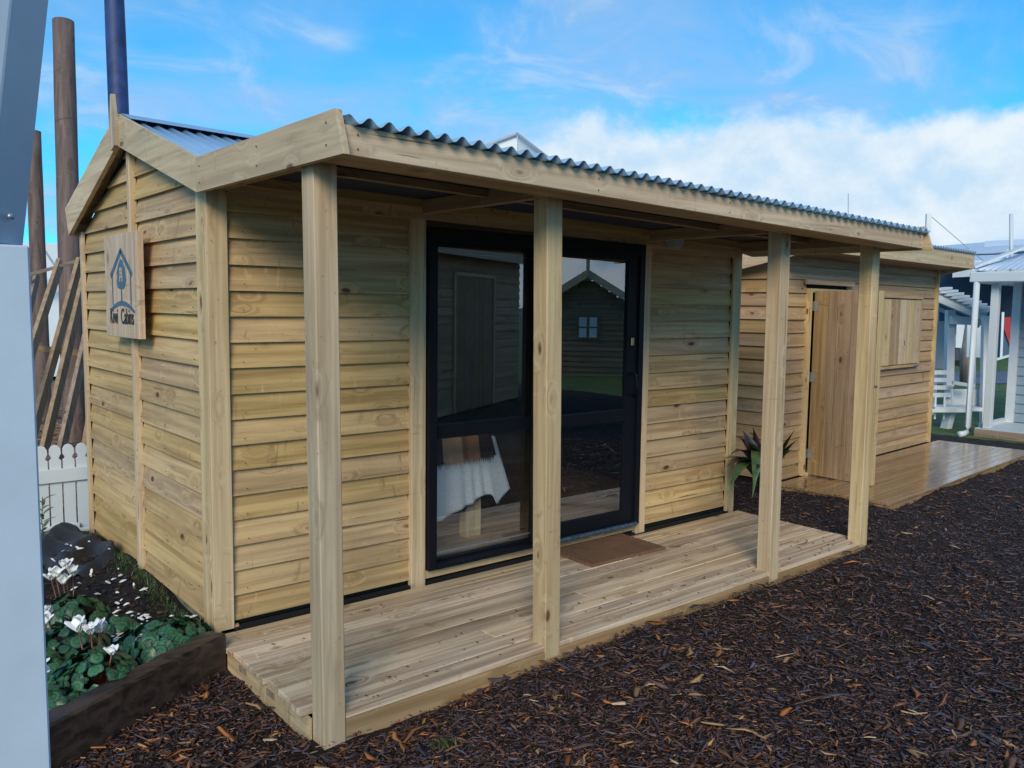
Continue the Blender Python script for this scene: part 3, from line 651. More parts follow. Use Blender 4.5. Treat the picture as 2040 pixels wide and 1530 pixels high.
def text(name, body, size, loc, mat, parent, sx=1., off=.0, rot=None):
    cu = bpy.data.curves.new(name, 'FONT'); cu.body = body; cu.size = size; cu.align_x = 'CENTER'; cu.extrude = .0006; cu.offset = off
    t = bpy.data.objects.new(name, cu); COL.objects.link(t); bpy.context.view_layer.update()
    me = bpy.data.meshes.new_from_object(t.evaluated_get(bpy.context.evaluated_depsgraph_get())); COL.objects.unlink(t); bpy.data.objects.remove(t)
    me.materials.clear(); me.materials.append(mat)
    o = bpy.data.objects.new(name, me); COL.objects.link(o); o.parent = parent; o.location = loc; o.scale = (sx, 1, 1)
    o.rotation_euler = rot; return o
text('lettering', 'Kiwi', .118, (-.0364, .150, .075), M_text, sb, .72, .0012, (math.pi / 2, 0, -math.pi / 2))
text('lettering', 'Cabins', .118, (-.0364, -.108, .075), M_text, sb, .74, .0012, (math.pi / 2, 0, -math.pi / 2))
# ================================================================== inside the cabin
tbl = empty('timber_table', 'low timber table inside the cabin, under the white blanket', 'table', (0, 0, .14))
box('table_top', (1.20, 1.92), (.40, 1.05), (.59, .635), wood('x'), tbl)
for a, b_ in ((1.765, .44), (1.25, .44), (1.765, .95), (1.25, .95)): box('leg', (a, a + .115), (b_, b_ + .075), (0, .59), wood('z', 'post'), tbl)
def clothmesh(name, front_y, x0, x1, ztop, zfun, depth, mat, side=True, nx=40, nz=26, amp=.008, off=0., hang=.10):
    V = []; F = []
    cols = nx + 1
    def P(u, w):   # u along front then round the right side; w 0 top back .. 1 hem
        return None
    rows = nz + 8
    for j in range(rows + 1):
        for i in range(nx + 1):
            x = x0 + (x1 - x0) * i / nx
            if j < 8: yy = front_y + depth * (1 - j / 8); zz = ztop
            else:
                t = (j - 8) / nz; hem = zfun((i) / nx); zz = ztop - t * (ztop - hem)
                yy = front_y - amp * t * math.sin(i * .9 + math.sin(i * .23) * 2) - .02 * t
            V.append((x + (hang * (j - 8) / nz * (i / nx) ** 5 if j > 8 else 0), yy - off, zz + off))
    F = [(j * cols + i, j * cols + i + 1, (j + 1) * cols + i + 1, (j + 1) * cols + i) for j in range(rows) for i in range(nx)]
    o = mesh(name, V, F, mat, None, True)
    so = o.modifiers.new('thickness', 'SOLIDIFY'); so.thickness = .006; so.offset = 0; return o
def cloth_mat(name, c, c2=None):
    m, nt, b = newmat(name); tc = node(nt, 'ShaderNodeTexCoord'); w = node(nt, 'ShaderNodeTexWave', bands_direction='Z'); w.inputs['Scale'].default_value = 28; w.inputs['Distortion'].default_value = .6
    link(nt, tc.outputs['Object'], w.inputs[0]); col = mixc(nt, w.outputs['Fac'], tuple(x * .86 for x in c), c); link(nt, col, b.inputs['Base Color'])
    b.inputs['Roughness'].default_value = .95; bump(nt, b, w.outputs['Fac'], .5, .004); return m
def hem(t):
    for (a, p), (b_, q) in zip(HM[:-1], HM[1:]):
        if t <= b_: return p + (q - p) * (t - a) / (b_ - a)
    return HM[-1][1]
HM = [(0, .22), (.52, .315), (.76, .385), (.80, .415), (.88, .42), (.915, .345), (1.0, .43)]
bl = clothmesh('blanket', .38, 1.10, 1.94, .780, hem, .6, cloth_mat('white_waffle', (.84, .88, .92)), nx=70, hang=.12)
tag(bl, 'white waffle blanket draped over the table behind the glass', 'blanket')
def throw_mat():
    m, nt, b = newmat('brown_check_wool'); tc = node(nt, 'ShaderNodeTexCoord'); sp = node(nt, 'ShaderNodeSeparateXYZ'); link(nt, tc.outputs['Object'], sp.inputs[0])
    cr = node(nt, 'ShaderNodeValToRGB'); cr.color_ramp.interpolation = 'CONSTANT'; link(nt, maprange(nt, sp.outputs[0], 1.15, 1.90, 0, 1), cr.inputs[0])
    e = cr.color_ramp.elements; e[0].color = (.03, .022, .02, 1); e[1].position = .50; e[1].color = (.55, .33, .20, 1)
    for p, c in ((.69, (.26, .12, .06, 1)), (.74, (.42, .19, .10, 1)), (.86, (.02, .018, .02, 1))): q = e.new(p); q.color = c
    link(nt, cr.outputs[0], b.inputs['Base Color']); b.inputs['Roughness'].default_value = .95
    bump(nt, b, noise(nt, tc.outputs['Object'], 150, 2), .6, .004); return m
M_throw = throw_mat()
th = empty('throw', 'brown and black striped fringed throw lying over the white blanket', 'throw')
tw = clothmesh('throw_cloth', .38, 1.12, 1.90, .787, lambda t: .635 + .02 * t, .6, M_throw, amp=.006, off=.012, nz=14, hang=.03); tw.parent = th
V = []; F = []
rf = random.Random(2)
for i in range(150):
    x = 1.12 + .78 * i / 149; l = rf.uniform(.025, .055); z0 = .655 + .02 * i / 149; i0 = len(V); dx = rf.uniform(-.008, .008)
    V += [(x, .342, z0), (x + .005, .342, z0), (x + .0025, .338, z0), (x + dx, .338, z0 - l)]; F += [(0 + i0, 1 + i0, 3 + i0), (1 + i0, 2 + i0, 3 + i0), (2 + i0, i0, 3 + i0)]
o = mesh('fringe', V, F, M_throw, th); o['kind'] = 'stuff'

# ================================================================== SECOND SHED
A2 = math.radians(3.9458)
def shed2_build():
    s = empty('timber_shed', 'small pine weatherboard shed with plank door ajar and shuttered window, beyond the cabin', 'shed', (5.187, .361, 0), A2)
    sx, sy, sz = wood('x', 'shed'), wood('y', 'shed'), wood('z', 'shed')
    fr = lambda u, n, z: (u, .006 - n, z); lf = lambda u, n, z: (-.10 + .006 - n, u, z)
    for k in range(17):
        z0 = .103 + .1182 * k
        segs = [(-.08, .325), (1.16, 3.36)]
        if z0 + .06 > 1.83: segs = [(-.08, 3.36)]
        elif 1.06 < z0 + .09 and z0 + .03 < 1.78: segs = [(-.08, .325), (1.16, 1.865), (2.90, 3.36)]
        for a, b_ in segs: wboard(a, b_, z0, .1175, fr, sx, s)
        ztop_ok = z0 < 1.9
        if ztop_ok: wboard(.0, 2.05, z0, .1175, lf, wood('y', 'shed'), s)
    box('wall_lining', (-.06, .36), (.041, .06), (.1, 2.15), M_dark, s)
    box('wall_lining', (1.12, 3.36), (.041, .06), (.1, 2.15), M_dark, s)
    box('wall_lining', (.36, 1.12), (.041, .06), (1.80, 2.15), M_dark, s)
    box('wall_lining', (-.058, -.045), (.06, 2.1), (.0, 1.95), M_dark, s)
    box('wall_lining', (-.06, 3.36), (2.1, 2.12), (.0, 1.9), M_dark, s)
    box('wall_lining', (3.345, 3.36), (.06, 2.1), (.0, 2.0), M_dark, s)
    box('shed_floor', (-.04, 3.34), (.061, 2.1), (.07, .10), M_ply, s)
    box('corner_trim', (-.10, -.078), (-.012, .0), (.1, 2.1), wood('z', 'shed'), s)
    box('corner_trim', (3.362, 3.385), (-.02, .09), (.1, 2.12), wood('z', 'post'), s)
    # door frame, head board, open door leaf
    box('door_frame', (.327, .372), (-.022, .04), (.10, 1.80), wood('z', 'post'), s)
    box('door_frame', (1.115, 1.158), (-.022, .04), (.10, 1.80), wood('z', 'post'), s)
    box('door_frame', (.3725, 1.1145), (-.022, .04), (1.765, 1.80), wood('x', 'post'), s)
    box('head_board', (.25, 1.20), (-.030, -.008), (1.835, 1.875), sx, s)
    box('threshold', (.3725, 1.1145), (-.04, .04), (.10, .125), wood('x', 'post'), s)
    lf_ = empty('door', None, None, (.392, -.030, 0), math.radians(-95)); lf_.parent = s
    lf_.location = (.392, -.030, 0)
    w = .60; n = 5
    cuts = [0, .14, .225, .36, .49, w]
    for a, b_ in zip(cuts[:-1], cuts[1:]):
        o = box('plank', (a + .002, b_ - .002), (-.0, .02), (.112, 1.775), wood('z', 'brown'), s, .0015); o.parent = lf_
    for zz in (.25, .93, 1.58):
        o = box('ledge', (.03, w - .02), (.0205, .042), (zz, zz + .09), wood('x', 'brown'), s); o.parent = lf_
    for zz in (.26, .96, 1.60):
        o = box('hinge', (-.03, .045), (-.004, -.0005), (zz, zz + .085), M_steel, s); o.parent = lf_
    o = box('door_edge', (w + .0005, w + .022), (-.002, .044), (.112, 1.775), wood('z', 'post'), s); o.parent = lf_
    o = box('latch', (w - .05, w + .03), (-.006, -.0025), (.955, .975), M_steel, s); o.parent = lf_
    # shuttered window
    wx = [1.925, 2.06, 2.52, 2.70, 2.845]
    win = box('window_shutter', (1.888, 2.882), (-.006, .0), (1.035, 1.735), wood('z', 'brown'), s)
    for a, b_, t in ((1.895, 1.965, 'post'), (1.967, 2.10, 'post'), (2.102, 2.33, 'shed'), (2.332, 2.60, 'fascia'), (2.602, 2.74, 'post'), (2.742, 2.875, 'fascia')):
        o = box('plank', (a + .003, b_ - .003), (-.022 + random.uniform(0, .004), -.0065), (1.04, 1.73), wood('z', t), s, .0015); o.parent = win
    for a, z_ in (((1.86, 2.905), (1.742, 1.765)), ((1.86, 2.905), (1.005, 1.032))):
        o = box('window_trim', a, (-.034, .004), z_, sx, s); o.parent = win
    for a in (1.862, 2.882):
        o = box('window_trim', (a, a + .022), (-.028, .004), (1.033, 1.741), wood('z', 'shed'), s); o.parent = win
    o = box('bolt', (2.72, 2.86), (-.044, -.0345), (1.012, 1.026), M_steel, s); o.parent = win
    # roof: falls towards the back
    def zr(y): return 2.09 + (-.30 - y) * .204 * -1 * -1
    def zb(y): return 2.088 - (y + .30) * .200
    for xa, xb in ((-.225, -.20), (3.50, 3.525)):
        hexa('barge_board', [(xa, -.30, zb(-.30)), (xb, -.30, zb(-.30)), (xb, 2.25, zb(2.25)), (xa, 2.25, zb(2.25)),
                             (xa, -.30, zb(-.30) + .15), (xb, -.30, zb(-.30) + .15), (xb, 2.25, zb(2.25) + .15), (xa, 2.25, zb(2.25) + .15)], wood('y', 'fascia'), s)
    box('fascia', (-.199, 3.53), (-.325, -.3), (2.09, 2.245), wood('x', 'fascia'), s, .002)
    hexa('soffit', [(-.199, -.2995, 2.095), (3.499, -.2995, 2.095), (3.499, .05, 2.075), (-.199, .05, 2.075), (-.199, -.2995, 2.11), (3.499, -.2995, 2.11), (3.499, .05, 2.09), (-.199, .05, 2.09)], wood('x', 'brown'), s)
    corrugated('roof_sheet', -.21, 3.52, [(-.35, zb(-.35) + .175), (2.3, zb(2.3) + .175)], M_roof, s, n=6, sagf=lambda x: 0)
    # deck, wet
    nb = 11
    for i in range(nb):
        ya = -1.03 + i * (1.03 - .03) / nb
        box('deck_board', (-.172 + random.uniform(-.004, .004), 3.60 + .06 * (i == 0)), (ya + .003, ya + (1.0) / nb), (.078, .1 + random.uniform(-.0008, .0008)), wood('x', 'wetdeck'), s, .0015)
    box('deck_edge_board', (-.165, 3.60), (-1.022, -1.00), (-.03, .077), wood('x', 'brown'), s)
    box('deck_edge_board', (-.16, -.135), (-.999, -.02), (-.03, .077), wood('y', 'brown'), s)
    box('deck_edge_board', (3.575, 3.60), (-.999, -.02), (-.03, .077), wood('y', 'brown'), s)
    return s
shed = shed2_build()

# ---- bromeliad-like plant between cabin and shed
def leafmesh(name, base, tip, width, droop, mat, parent, n=10, fold=.35, z0=0):
    base, tip = Vector(base), Vector(tip); d = tip - base; h = Vector((d.x, d.y, 0)); s = Vector((-d.y, d.x, 0)); s = s.normalized() if s.length > 1e-4 else Vector((1, 0, 0))
    V = []
    for i in range(n + 1):
        t = i / n; p = base + d * t + Vector((0, 0, droop * 4 * t * (1 - t))); w = width * (math.sin(math.pi * min(1, t * .85 + .15)) ** .8) * (1 - t ** 6)
        V += [p - s * w / 2 + Vector((0, 0, fold * w * .5)), p, p + s * w / 2 + Vector((0, 0, fold * w * .5))]
    F = []
    for i in range(n):
        a = i * 3; F += [(a, a + 1, a + 4, a + 3), (a + 1, a + 2, a + 5, a + 4)]
    o = mesh(name, V, F, mat, parent, True); so = o.modifiers.new('thickness', 'SOLIDIFY'); so.thickness = .0025; return o
def leaf_mat(name, c1, c2, rough=.35):
    m, nt, b = newmat(name); tc = node(nt, 'ShaderNodeTexCoord'); a = noise(nt, tc.outputs['Object'], 9, 4, .6)
    link(nt, mixc(nt, maprange(nt, a, .35, .65, 0, 1), c1, c2), b.inputs['Base Color']); b.inputs['Roughness'].default_value = rough
    b.inputs['Subsurface Weight'].default_value = .0; return m
M_lg = leaf_mat('green_strap_leaf', (.06, .12, .045), (.16, .25, .10)); M_lp = leaf_mat('purple_strap_leaf', (.05, .018, .028), (.14, .055, .075), .3); M_ld = leaf_mat('dark_strap_leaf', (.02, .018, .014), (.05, .035, .02)); M_ls = leaf_mat('silver_leaf', (.22, .24, .30), (.30, .30, .38), .4)
pl = empty('strap_leaf_plant', 'purple and green strap leaved plant between the cabin and the shed', 'plant', (4.62, .16, .04))
B0 = Vector((4.62, .16, .04))
for (u, v), d_, w_, dr, m_ in (((1478, 853), 5.95, .07, .05, M_ls), ((1455, 905), 5.8, .075, .13, M_lp), ((1500, 850), 6.15, .05, .04, M_lp), ((1470, 870), 6.3, .06, .08, M_lp), ((1446, 930), 5.75, .07, .12, M_lp),
                               ((1440, 915), 5.9, .08, .10, M_lg), ((1499, 992), 5.45, .095, .30, M_lg), ((1448, 985), 5.6, .08, .22, M_lg), ((1583, 856), 6.2, .03, .03, M_ld), ((1588, 876), 6.1, .032, .05, M_ld), ((1587, 898), 6.0, .035, .10, M_lg),
                               ((1560, 848), 6.3, .035, .03, M_ld), ((1540, 858), 6.2, .05, .05, M_lp), ((1525, 900), 5.6, .06, .10, M_ld), ((1510, 935), 5.5, .06, .10, M_ld), ((1490, 880), 5.7, .07, .08, M_ld), ((1520, 870), 6.0, .06, .05, M_lp)):
    leafmesh('leaf', (random.uniform(-.02, .02), random.uniform(-.02, .02), .10), at(u, v, d_) - B0, w_ * 1.5, dr, m_, pl)
tube('stem', [(0, 0, -.03), (0, 0, .3)], .05, M_ld, pl, 8, rs=[.06, .035])

# ================================================================== planting bed
sl = empty('garden_sleeper', 'dark wet timber sleeper edging the flower bed beside the cabin', 'sleeper')
p0, p1 = Vector((-.030, -.214, 0)), Vector((-.78, -.622, 0)); dd = (p1 - p0).normalized(); nn = Vector((-dd.y, dd.x, 0)); nn = nn if nn.y > 0 else -nn
pe = p0 + dd * 1.7
NS = 24; V = []
rs_ = random.Random(9)
for i in range(NS + 1):
    p = p0 + (pe - p0) * i / NS
    for a, zz in ((0, -.06), (0, .148), (.012, .160), (.088, .160), (.095, .15), (.095, -.06)):
        V.append(p + nn * (a + rs_.uniform(-.003, .003)) + Vector((0, 0, zz + rs_.uniform(-.004, .004))))
F = [(i * 6 + k, i * 6 + (k + 1) % 6, (i + 1) * 6 + (k + 1) % 6, (i + 1) * 6 + k) for i in range(NS) for k in range(6)] + [tuple(range(6)), tuple(NS * 6 + k for k in range(6))[::-1]]
mesh('timber', V, F, wood('x', 'sleeper', .38), sl)
def soil_z(x, y): return .075 + .02 * math.sin(x * 9 + y * 3) * math.cos(y * 7) + .03 * math.exp(-((y - 1.2) ** 2) * 3)
o = mesh('garden_soil', [(x, y, soil_z(x, y) * (1 if y > -.2 + (x + .03) * .545 + .03 else 0) - (0 if y > -.2 + (x + .03) * .545 + .03 else .06)) for y in arange(-1.2, 2.4, 72) for x in arange(-1.9, .03, 40)],
         [(j * 41 + i, j * 41 + i + 1, (j + 1) * 41 + i + 1, (j + 1) * 41 + i) for j in range(72) for i in range(40)], soil_mat('damp_garden_soil', (.008, .007, .009), (.022, .015, .014), (.07, .035, .02), 30), None, True)
o['kind'] = 'structure'
# small bark bits and moss on the bed
n = 1500
P2 = rng.uniform((-.95, -.5), (.0, 2.2), (n, 2)); keep = P2[:, 1] > -.2 + (P2[:, 0] + .03) * .545 + .12; P2 = P2[keep]; n = len(P2)
Lc = rng.uniform(.012, .05, n); ya = rng.uniform(0, 6.28, n); Vb = []; 
for (x, y), l, a in zip(P2, Lc, ya):
    c_, s_2 = math.cos(a), math.sin(a); z_ = soil_z(x, y) + rng.uniform(.004, .015); w_ = l * .25
    Vb += [(x - c_ * l / 2, y - s_2 * l / 2, z_), (x - s_2 * w_, y + c_ * w_, z_ + .003), (x + c_ * l / 2, y + s_2 * l / 2, z_ + rng.uniform(-.004, .008)), (x + s_2 * w_, y - c_ * w_, z_ - .004), (x, y, z_ + .006)]
Fb = (np.array([[0, 1, 4], [1, 2, 4], [2, 3, 4], [3, 0, 4]])[None] + (np.arange(n) * 5)[:, None, None]).reshape(-1, 3)
pal = np.array([(.014, .009, .009), (.05, .022, .014), (.10, .045, .02)]); cc = np.repeat(pal[rng.choice(3, n, p=[.6, .3, .1])], 5, 0)
tag(np_mesh('bed_mulch', Vb, Fb, M_chip, cc), 'dark bark crumbs on the soil of the flower bed', 'mulch', kind='stuff')
# black weed mat, lifted and folded at the back of the bed
V = []; nx, ny = 34, 30
for j in range(ny + 1):
    for i in range(nx + 1):
        u, w = i / nx, j / ny; x = -.78 + .70 * u + .04 * math.sin(w * 5); y = 1.25 + .95 * w + .05 * math.sin(u * 7)
        z_ = .11 + .11 * math.exp(-((u - .72) ** 2 * 18 + (w - .78) ** 2 * 9)) + .10 * math.exp(-((u - .97) ** 2 * 60 + (w - .28) ** 2 * 26)) + .05 * math.sin(u * 11 + w * 4) * math.sin(w * 6) ** 2 + .02 * abs(math.sin(u * 13 + w * 9 + math.sin(w * 7))) - .05 * abs(math.sin(u * 5 - w * 9 + .6 * math.sin(u * 9)))
        V.append((x, y, z_))
wm = mesh('weed_mat', V, [(j * (nx + 1) + i, j * (nx + 1) + i + 1, (j + 1) * (nx + 1) + i + 1, (j + 1) * (nx + 1) + i) for j in range(ny) for i in range(nx)], plain('woven_black_mat', (.018, .022, .034), .55, var=.15, scale=20, bumps=.15, bscale=300), None, True)
so = wm.modifiers.new('thickness', 'SOLIDIFY'); so.thickness = .002
tag(wm, 'crumpled black weed mat at the back of the flower bed by the picket fence', 'weed mat')

# cyclamen
def cyc_mat():
    m, nt, b = newmat('cyclamen_leaf'); at_ = node(nt, 'ShaderNodeAttribute', attribute_name='tone'); r = node_sep(nt, at_.outputs['Color'])
    oi = node(nt, 'ShaderNodeObjectInfo'); tc = node(nt, 'ShaderNodeTexCoord'); nn_ = noise(nt, tc.outputs['Object'], 90, 3, .6)
    rr = math_n(nt, 'ADD', r, math_n(nt, 'MULTIPLY', math_n(nt, 'SUBTRACT', nn_, .5), .35))
    ring = math_n(nt, 'MULTIPLY', maprange(nt, rr, .52, .62, 0, 1, True), maprange(nt, rr, .68, .80, 1, 0, True))
    col = mixc(nt, maprange(nt, rr, .2, .5, 0, 1), (.035, .125, .04), (.018, .075, .032))
    col = mixc(nt, math_n(nt, 'MULTIPLY', ring, .42), col, (.14, .26, .16))
    hs = node(nt, 'ShaderNodeHueSaturation'); link(nt, col, hs.inputs['Color']); link(nt, maprange(nt, oi.outputs['Random'], 0, 1, .6, 1.35), hs.inputs['Value'])
    link(nt, hs.outputs[0], b.inputs['Base Color']); b.inputs['Roughness'].default_value = .42; return m
M_cyc = cyc_mat()
def leaf_data(seed):
    r = random.Random(seed); V = [(0, 0, 0)]; T = [0.]; N = 14
    for q, rad in enumerate((.35, .7, 1.)):
        for k in range(N):
            a = 2 * math.pi * k / N; h = 1 - .32 * math.exp(-((a - math.pi) / .38) ** 2) * (1 if q else .5)   # notch where the stalk joins
            rr = rad * h * (1 + .06 * math.sin(5 * a + seed)); V.append((rr * math.cos(a), rr * math.sin(a) * .92, .16 * rad ** 2 * -1 + .10 * rad ** 3 * math.sin(3 * a + seed) + r.uniform(-.02, .02))); T.append(rad)
    F = [(0, 1 + k, 1 + (k + 1) % N) for k in range(N)]
    for q in range(2):
        for k in range(N): F.append((1 + q * N + k, 1 + (q + 1) * N + k, 1 + (q + 1) * N + (k + 1) % N, 1 + q * N + (k + 1) % N))
    me = bpy.data.meshes.new('leaf'); me.from_pydata(V, [], F); ca = me.color_attributes.new('tone', 'FLOAT_COLOR', 'POINT')
    for i, t in enumerate(T): ca.data[i].color = (t, t, t, 1)
    me.materials.append(M_cyc); me.polygons.foreach_set('use_smooth', [True] * len(me.polygons)); return me
LM = [leaf_data(s) for s in range(4)]
def petal_me():
    V = []; n = 6
    for i in range(n + 1):
        t = i / n; w = .44 * math.sin(math.pi * (t * .80 + .10)) + .02
        for k in (-1, -.5, 0, .5, 1): V.append((w * k, .10 * (1 - k * k) + .22 * math.sin(t * 2.2), t * 1.0 - .06 * k * k))
    F = [(i * 5 + k, i * 5 + k + 1, i * 5 + k + 6, i * 5 + k + 5) for i in range(n) for k in range(4)]
    me = bpy.data.meshes.new('petal'); me.from_pydata(V, [], F); me.polygons.foreach_set('use_smooth', [True] * len(F)); return me
M_petal = plain('white_petal', (.80, .80, .78), .5, var=.05, scale=20)
PM = petal_me(); PM.materials.append(M_petal)
M_stalk = leaf_mat('flower_stalk', (.10, .03, .02), (.14, .06, .03))
def cyclamen(loc, nleaf, rad, h, flowers, label, seed):
    r = random.Random(seed); p = empty('cyclamen', label, 'flowering plant', loc, group='white cyclamens in the flower bed')
    for i in range(nleaf):
        a = r.uniform(0, 2 * math.pi); q = rad * math.sqrt(r.random()); lf = bpy.data.objects.new('leaf', LM[r.randrange(4)]); COL.objects.link(lf); lf.parent = p
        s = r.uniform(.020, .038); hh = h * (1 - .75 * (q / rad) ** 2) * r.uniform(.65, 1.05) + .02
        lf.location = (q * math.cos(a), q * math.sin(a), hh); lf.scale = (s, s, s)
        tl = .15 + .95 * q / rad
        lf.rotation_euler = Vector((math.sin(tl) * math.cos(a) + r.uniform(-.42, .42), math.sin(tl) * math.sin(a) + r.uniform(-.42, .42), math.cos(tl))).to_track_quat('Z', 'X').to_euler()
        lf.rotation_euler.rotate_axis('Z', r.uniform(0, 6.28))
    mass = []
    F2 = []; V2 = []
    for i in range(nleaf):      # stalks under the leaves
        a = r.uniform(0, 6.28); q = rad * .8 * math.sqrt(r.random()); i0 = len(V2); e = Vector((q * math.cos(a), q * math.sin(a), h * .7)); b0 = Vector((q * .2 * math.cos(a), q * .2 * math.sin(a), 0))
        V2 += [b0, b0 + Vector((.004, 0, 0)), e, e + Vector((0, .004, 0))]; F2.append((i0, i0 + 1, i0 + 3, i0 + 2))
    o = mesh('stalks', V2, F2, M_stalk, p); o['kind'] = 'stuff'
    for (fx_, fy_, fz, sc) in flowers:
        fl = tube('flower', [(fx_ * .5, fy_ * .5, .02), (fx_ * .8, fy_ * .8, fz * .6), (fx_, fy_, fz)], .0035, M_stalk, p, 6)
        for k in range(5):
            a = k * 1.2566 + r.uniform(-.3, .3); pt = bpy.data.objects.new('petal', PM); COL.objects.link(pt); pt.parent = fl
            pt.location = (fx_ + .004 * math.cos(a), fy_ + .004 * math.sin(a), fz); s = sc * r.uniform(.85, 1.1); pt.scale = (s, s, s)
            tilt = r.uniform(.35, 1.1)
            pt.rotation_euler = Vector((math.sin(tilt) * math.cos(a), math.sin(tilt) * math.sin(a), math.cos(tilt))).to_track_quat('Z', 'Y').to_euler()
    return p
cyclamen((-.22, -.02, .08), 150, .20, .10, [], 'leafy cyclamen without blooms in the bed corner against the cabin wall', 1)
cyclamen((-.56, -.26, .08), 130, .17, .14, [(.0, .08, .20, .054), (.035, .10, .19, .050), (-.035, .12, .205, .060), (.05, .14, .18, .055), (.04, -.06, .15, .035)], 'cyclamen with a big white bloom cluster, just behind the middle of the sleeper', 2)
cyclamen((-.60, .14, .07), 105, .19, .13, [(-.05, .08, .15, .05), (-.03, .12, .17, .045)], 'cyclamen with one small white bloom beside the white porch post', 3)
cyclamen((-.47, .55, .07), 85, .16, .13, [(-.05, .10, .22, .052), (-.02, .10, .18, .055), (.03, .13, .20, .05), (-.0, .14, .24, .05), (-.06, .16, .19, .05)], 'cyclamen with a tall white bloom, farthest back in the bed', 4)
cyclamen((-.75, -.42, .07), 55, .13, .11, [(-.02, .10, .17, .045), (.0, .14, .12, .045)], 'cyclamen at the near left end of the bed next to the sleeper', 5)
cyclamen((-.74, .0, .07), 55, .14, .11, [(.02, .05, .15, .045)], 'cyclamen half hidden behind the white porch post, middle of the bed', 6)
cyclamen((-.34, .30, .07), 34, .10, .06, [], 'small low cyclamen among the fallen petals', 7)
# fallen petals
rp = random.Random(11); V = []; F = []
for i in range(170):
    if i < 105: x, y = rp.gauss(-.24, .09), rp.gauss(.22, .08)
    elif i < 135: x, y = rp.uniform(-.55, -.05), rp.uniform(.1, 1.6)
    else: x, y = rp.uniform(-.7, -.1), rp.uniform(-.2, 1.9)
    x = min(x, .0); z_ = max(soil_z(x, y), .1 if y > 1.2 else 0) + .012 + (.05 if y > 1.3 else 0); a = rp.uniform(0, 6.28); l = rp.uniform(.010, .024); i0 = len(V); tz = rp.uniform(-.01, .012)
    for k in range(8):
        t = k / 8 * 6.28; px_, py_ = l * math.cos(t), l * .5 * math.sin(t)
        V.append((x + px_ * math.cos(a) - py_ * math.sin(a), y + px_ * math.sin(a) + py_ * math.cos(a), z_ + tz * math.cos(t)))
    V.append((x, y, z_ + .008)); F += [(i0 + k, i0 + (k + 1) % 8, i0 + 8) for k in range(8)]
tag(mesh('fallen_petals', V, F, M_petal, None, True), 'white cyclamen petals fallen on the dark soil beside the cabin', 'petals', kind='stuff')
# short grass along the plinth
rg = random.Random(4); V = []; F = []; 
def blades(n, fn, hmin, hmax, w):
    for i in range(n):
        x, y, z_ = fn(); a = rg.uniform(0, 6.28); h = rg.uniform(hmin, hmax); i0 = len(V); dx, dy = math.cos(a) * w, math.sin(a) * w; lx, ly = rg.uniform(-.5, .5) * h, rg.uniform(-.5, .5) * h
        V.extend([(x - dx, y - dy, z_), (x + dx, y + dy, z_), (x + lx, y + ly, z_ + h)]); F.append((i0, i0 + 1, i0 + 2))
def fn1(): y = rg.uniform(.1, 2.2); x = -.01 - abs(rg.gauss(0, .05)); return x, y, soil_z(x, y) - .005
blades(1500, fn1, .015, .05, .0018)
tag(mesh('weed_grass', V, F, leaf_mat('weed_green', (.04, .08, .025), (.09, .14, .04)), None), 'thin mossy grass along the foot of the cabin gable wall', 'grass', kind='stuff')
V = []; F = []
g0 = gnd(885, 1475)
for c, r_, k_ in ((gnd(885, 1478, .03), .025, 45), (gnd(1462, 985, .02), .06, 60)):
    blades(k_, lambda: (c.x + rg.gauss(0, r_), c.y + rg.gauss(0, r_), .01), .02, .06, .002)
tag(mesh('grass_tuft', V, F, leaf_mat('tuft_green', (.05, .10, .02), (.12, .2, .05)), None), 'tiny green weeds sprouting through the bark mulch', 'weeds', kind='stuff')
# twiggy seedling by the fence
tg = empty('seedling', 'thin leafy seedling in front of the picket fence by the porch post', 'plant', (-.32, 2.0, .1))
tube('stem', [(0, 0, 0), (-.01, 0, .15), (.0, 0, .30)], .003, M_stalk, tg, 5)
for i in range(14):
    a = i * 2.4; z_ = .06 + .017 * i; leafmesh('leaf', (0, 0, z_), (math.cos(a) * .07, math.sin(a) * .07, z_ + .03), .02, .005, M_lg, tg, 4)

# ================================================================== picket fence
pf = empty('picket_fence', 'short white picket fence with rounded tops behind the flower bed', 'fence', (0, 0, 0))
def picket(x, y, w, z0, z1, parent):
    prof = [(-w / 2, z0), (w / 2, z0), (w / 2, z1 - .105), (w * .30, z1 - .092), (w * .34, z1 - .08), (w / 2, z1 - .062), (w * .47, z1 - .03), (w * .28, z1 - .008), (0, z1), (-w * .28, z1 - .008), (-w * .47, z1 - .03), (-w / 2, z1 - .062), (-w * .34, z1 - .08), (-w * .30, z1 - .092), (-w / 2, z1 - .105)]
    k = len(prof); V = [(x + a, y, b_) for a, b_ in prof] + [(x + a, y + .018, b_) for a, b_ in prof]
    return mesh('picket', V, [tuple(range(k)), tuple(range(k, 2 * k))[::-1]] + [(i, (i + 1) % k, k + (i + 1) % k, k + i) for i in range(k)], M_white, parent)
for i in range(14):
    picket(-.005 - .0805 * i + .0, 2.40, .070, .075, .655, pf)
box('rail', (-1.2, .06), (2.38, 2.399), (.405, .495), M_white, pf, .003)
box('rail', (-1.2, -.035), (2.375, 2.399), (.035, .115), M_white, pf, .003)
box('fence_block', (-.05, .10), (2.32, 2.37), (.02, .085), M_whiteb, pf, .004)

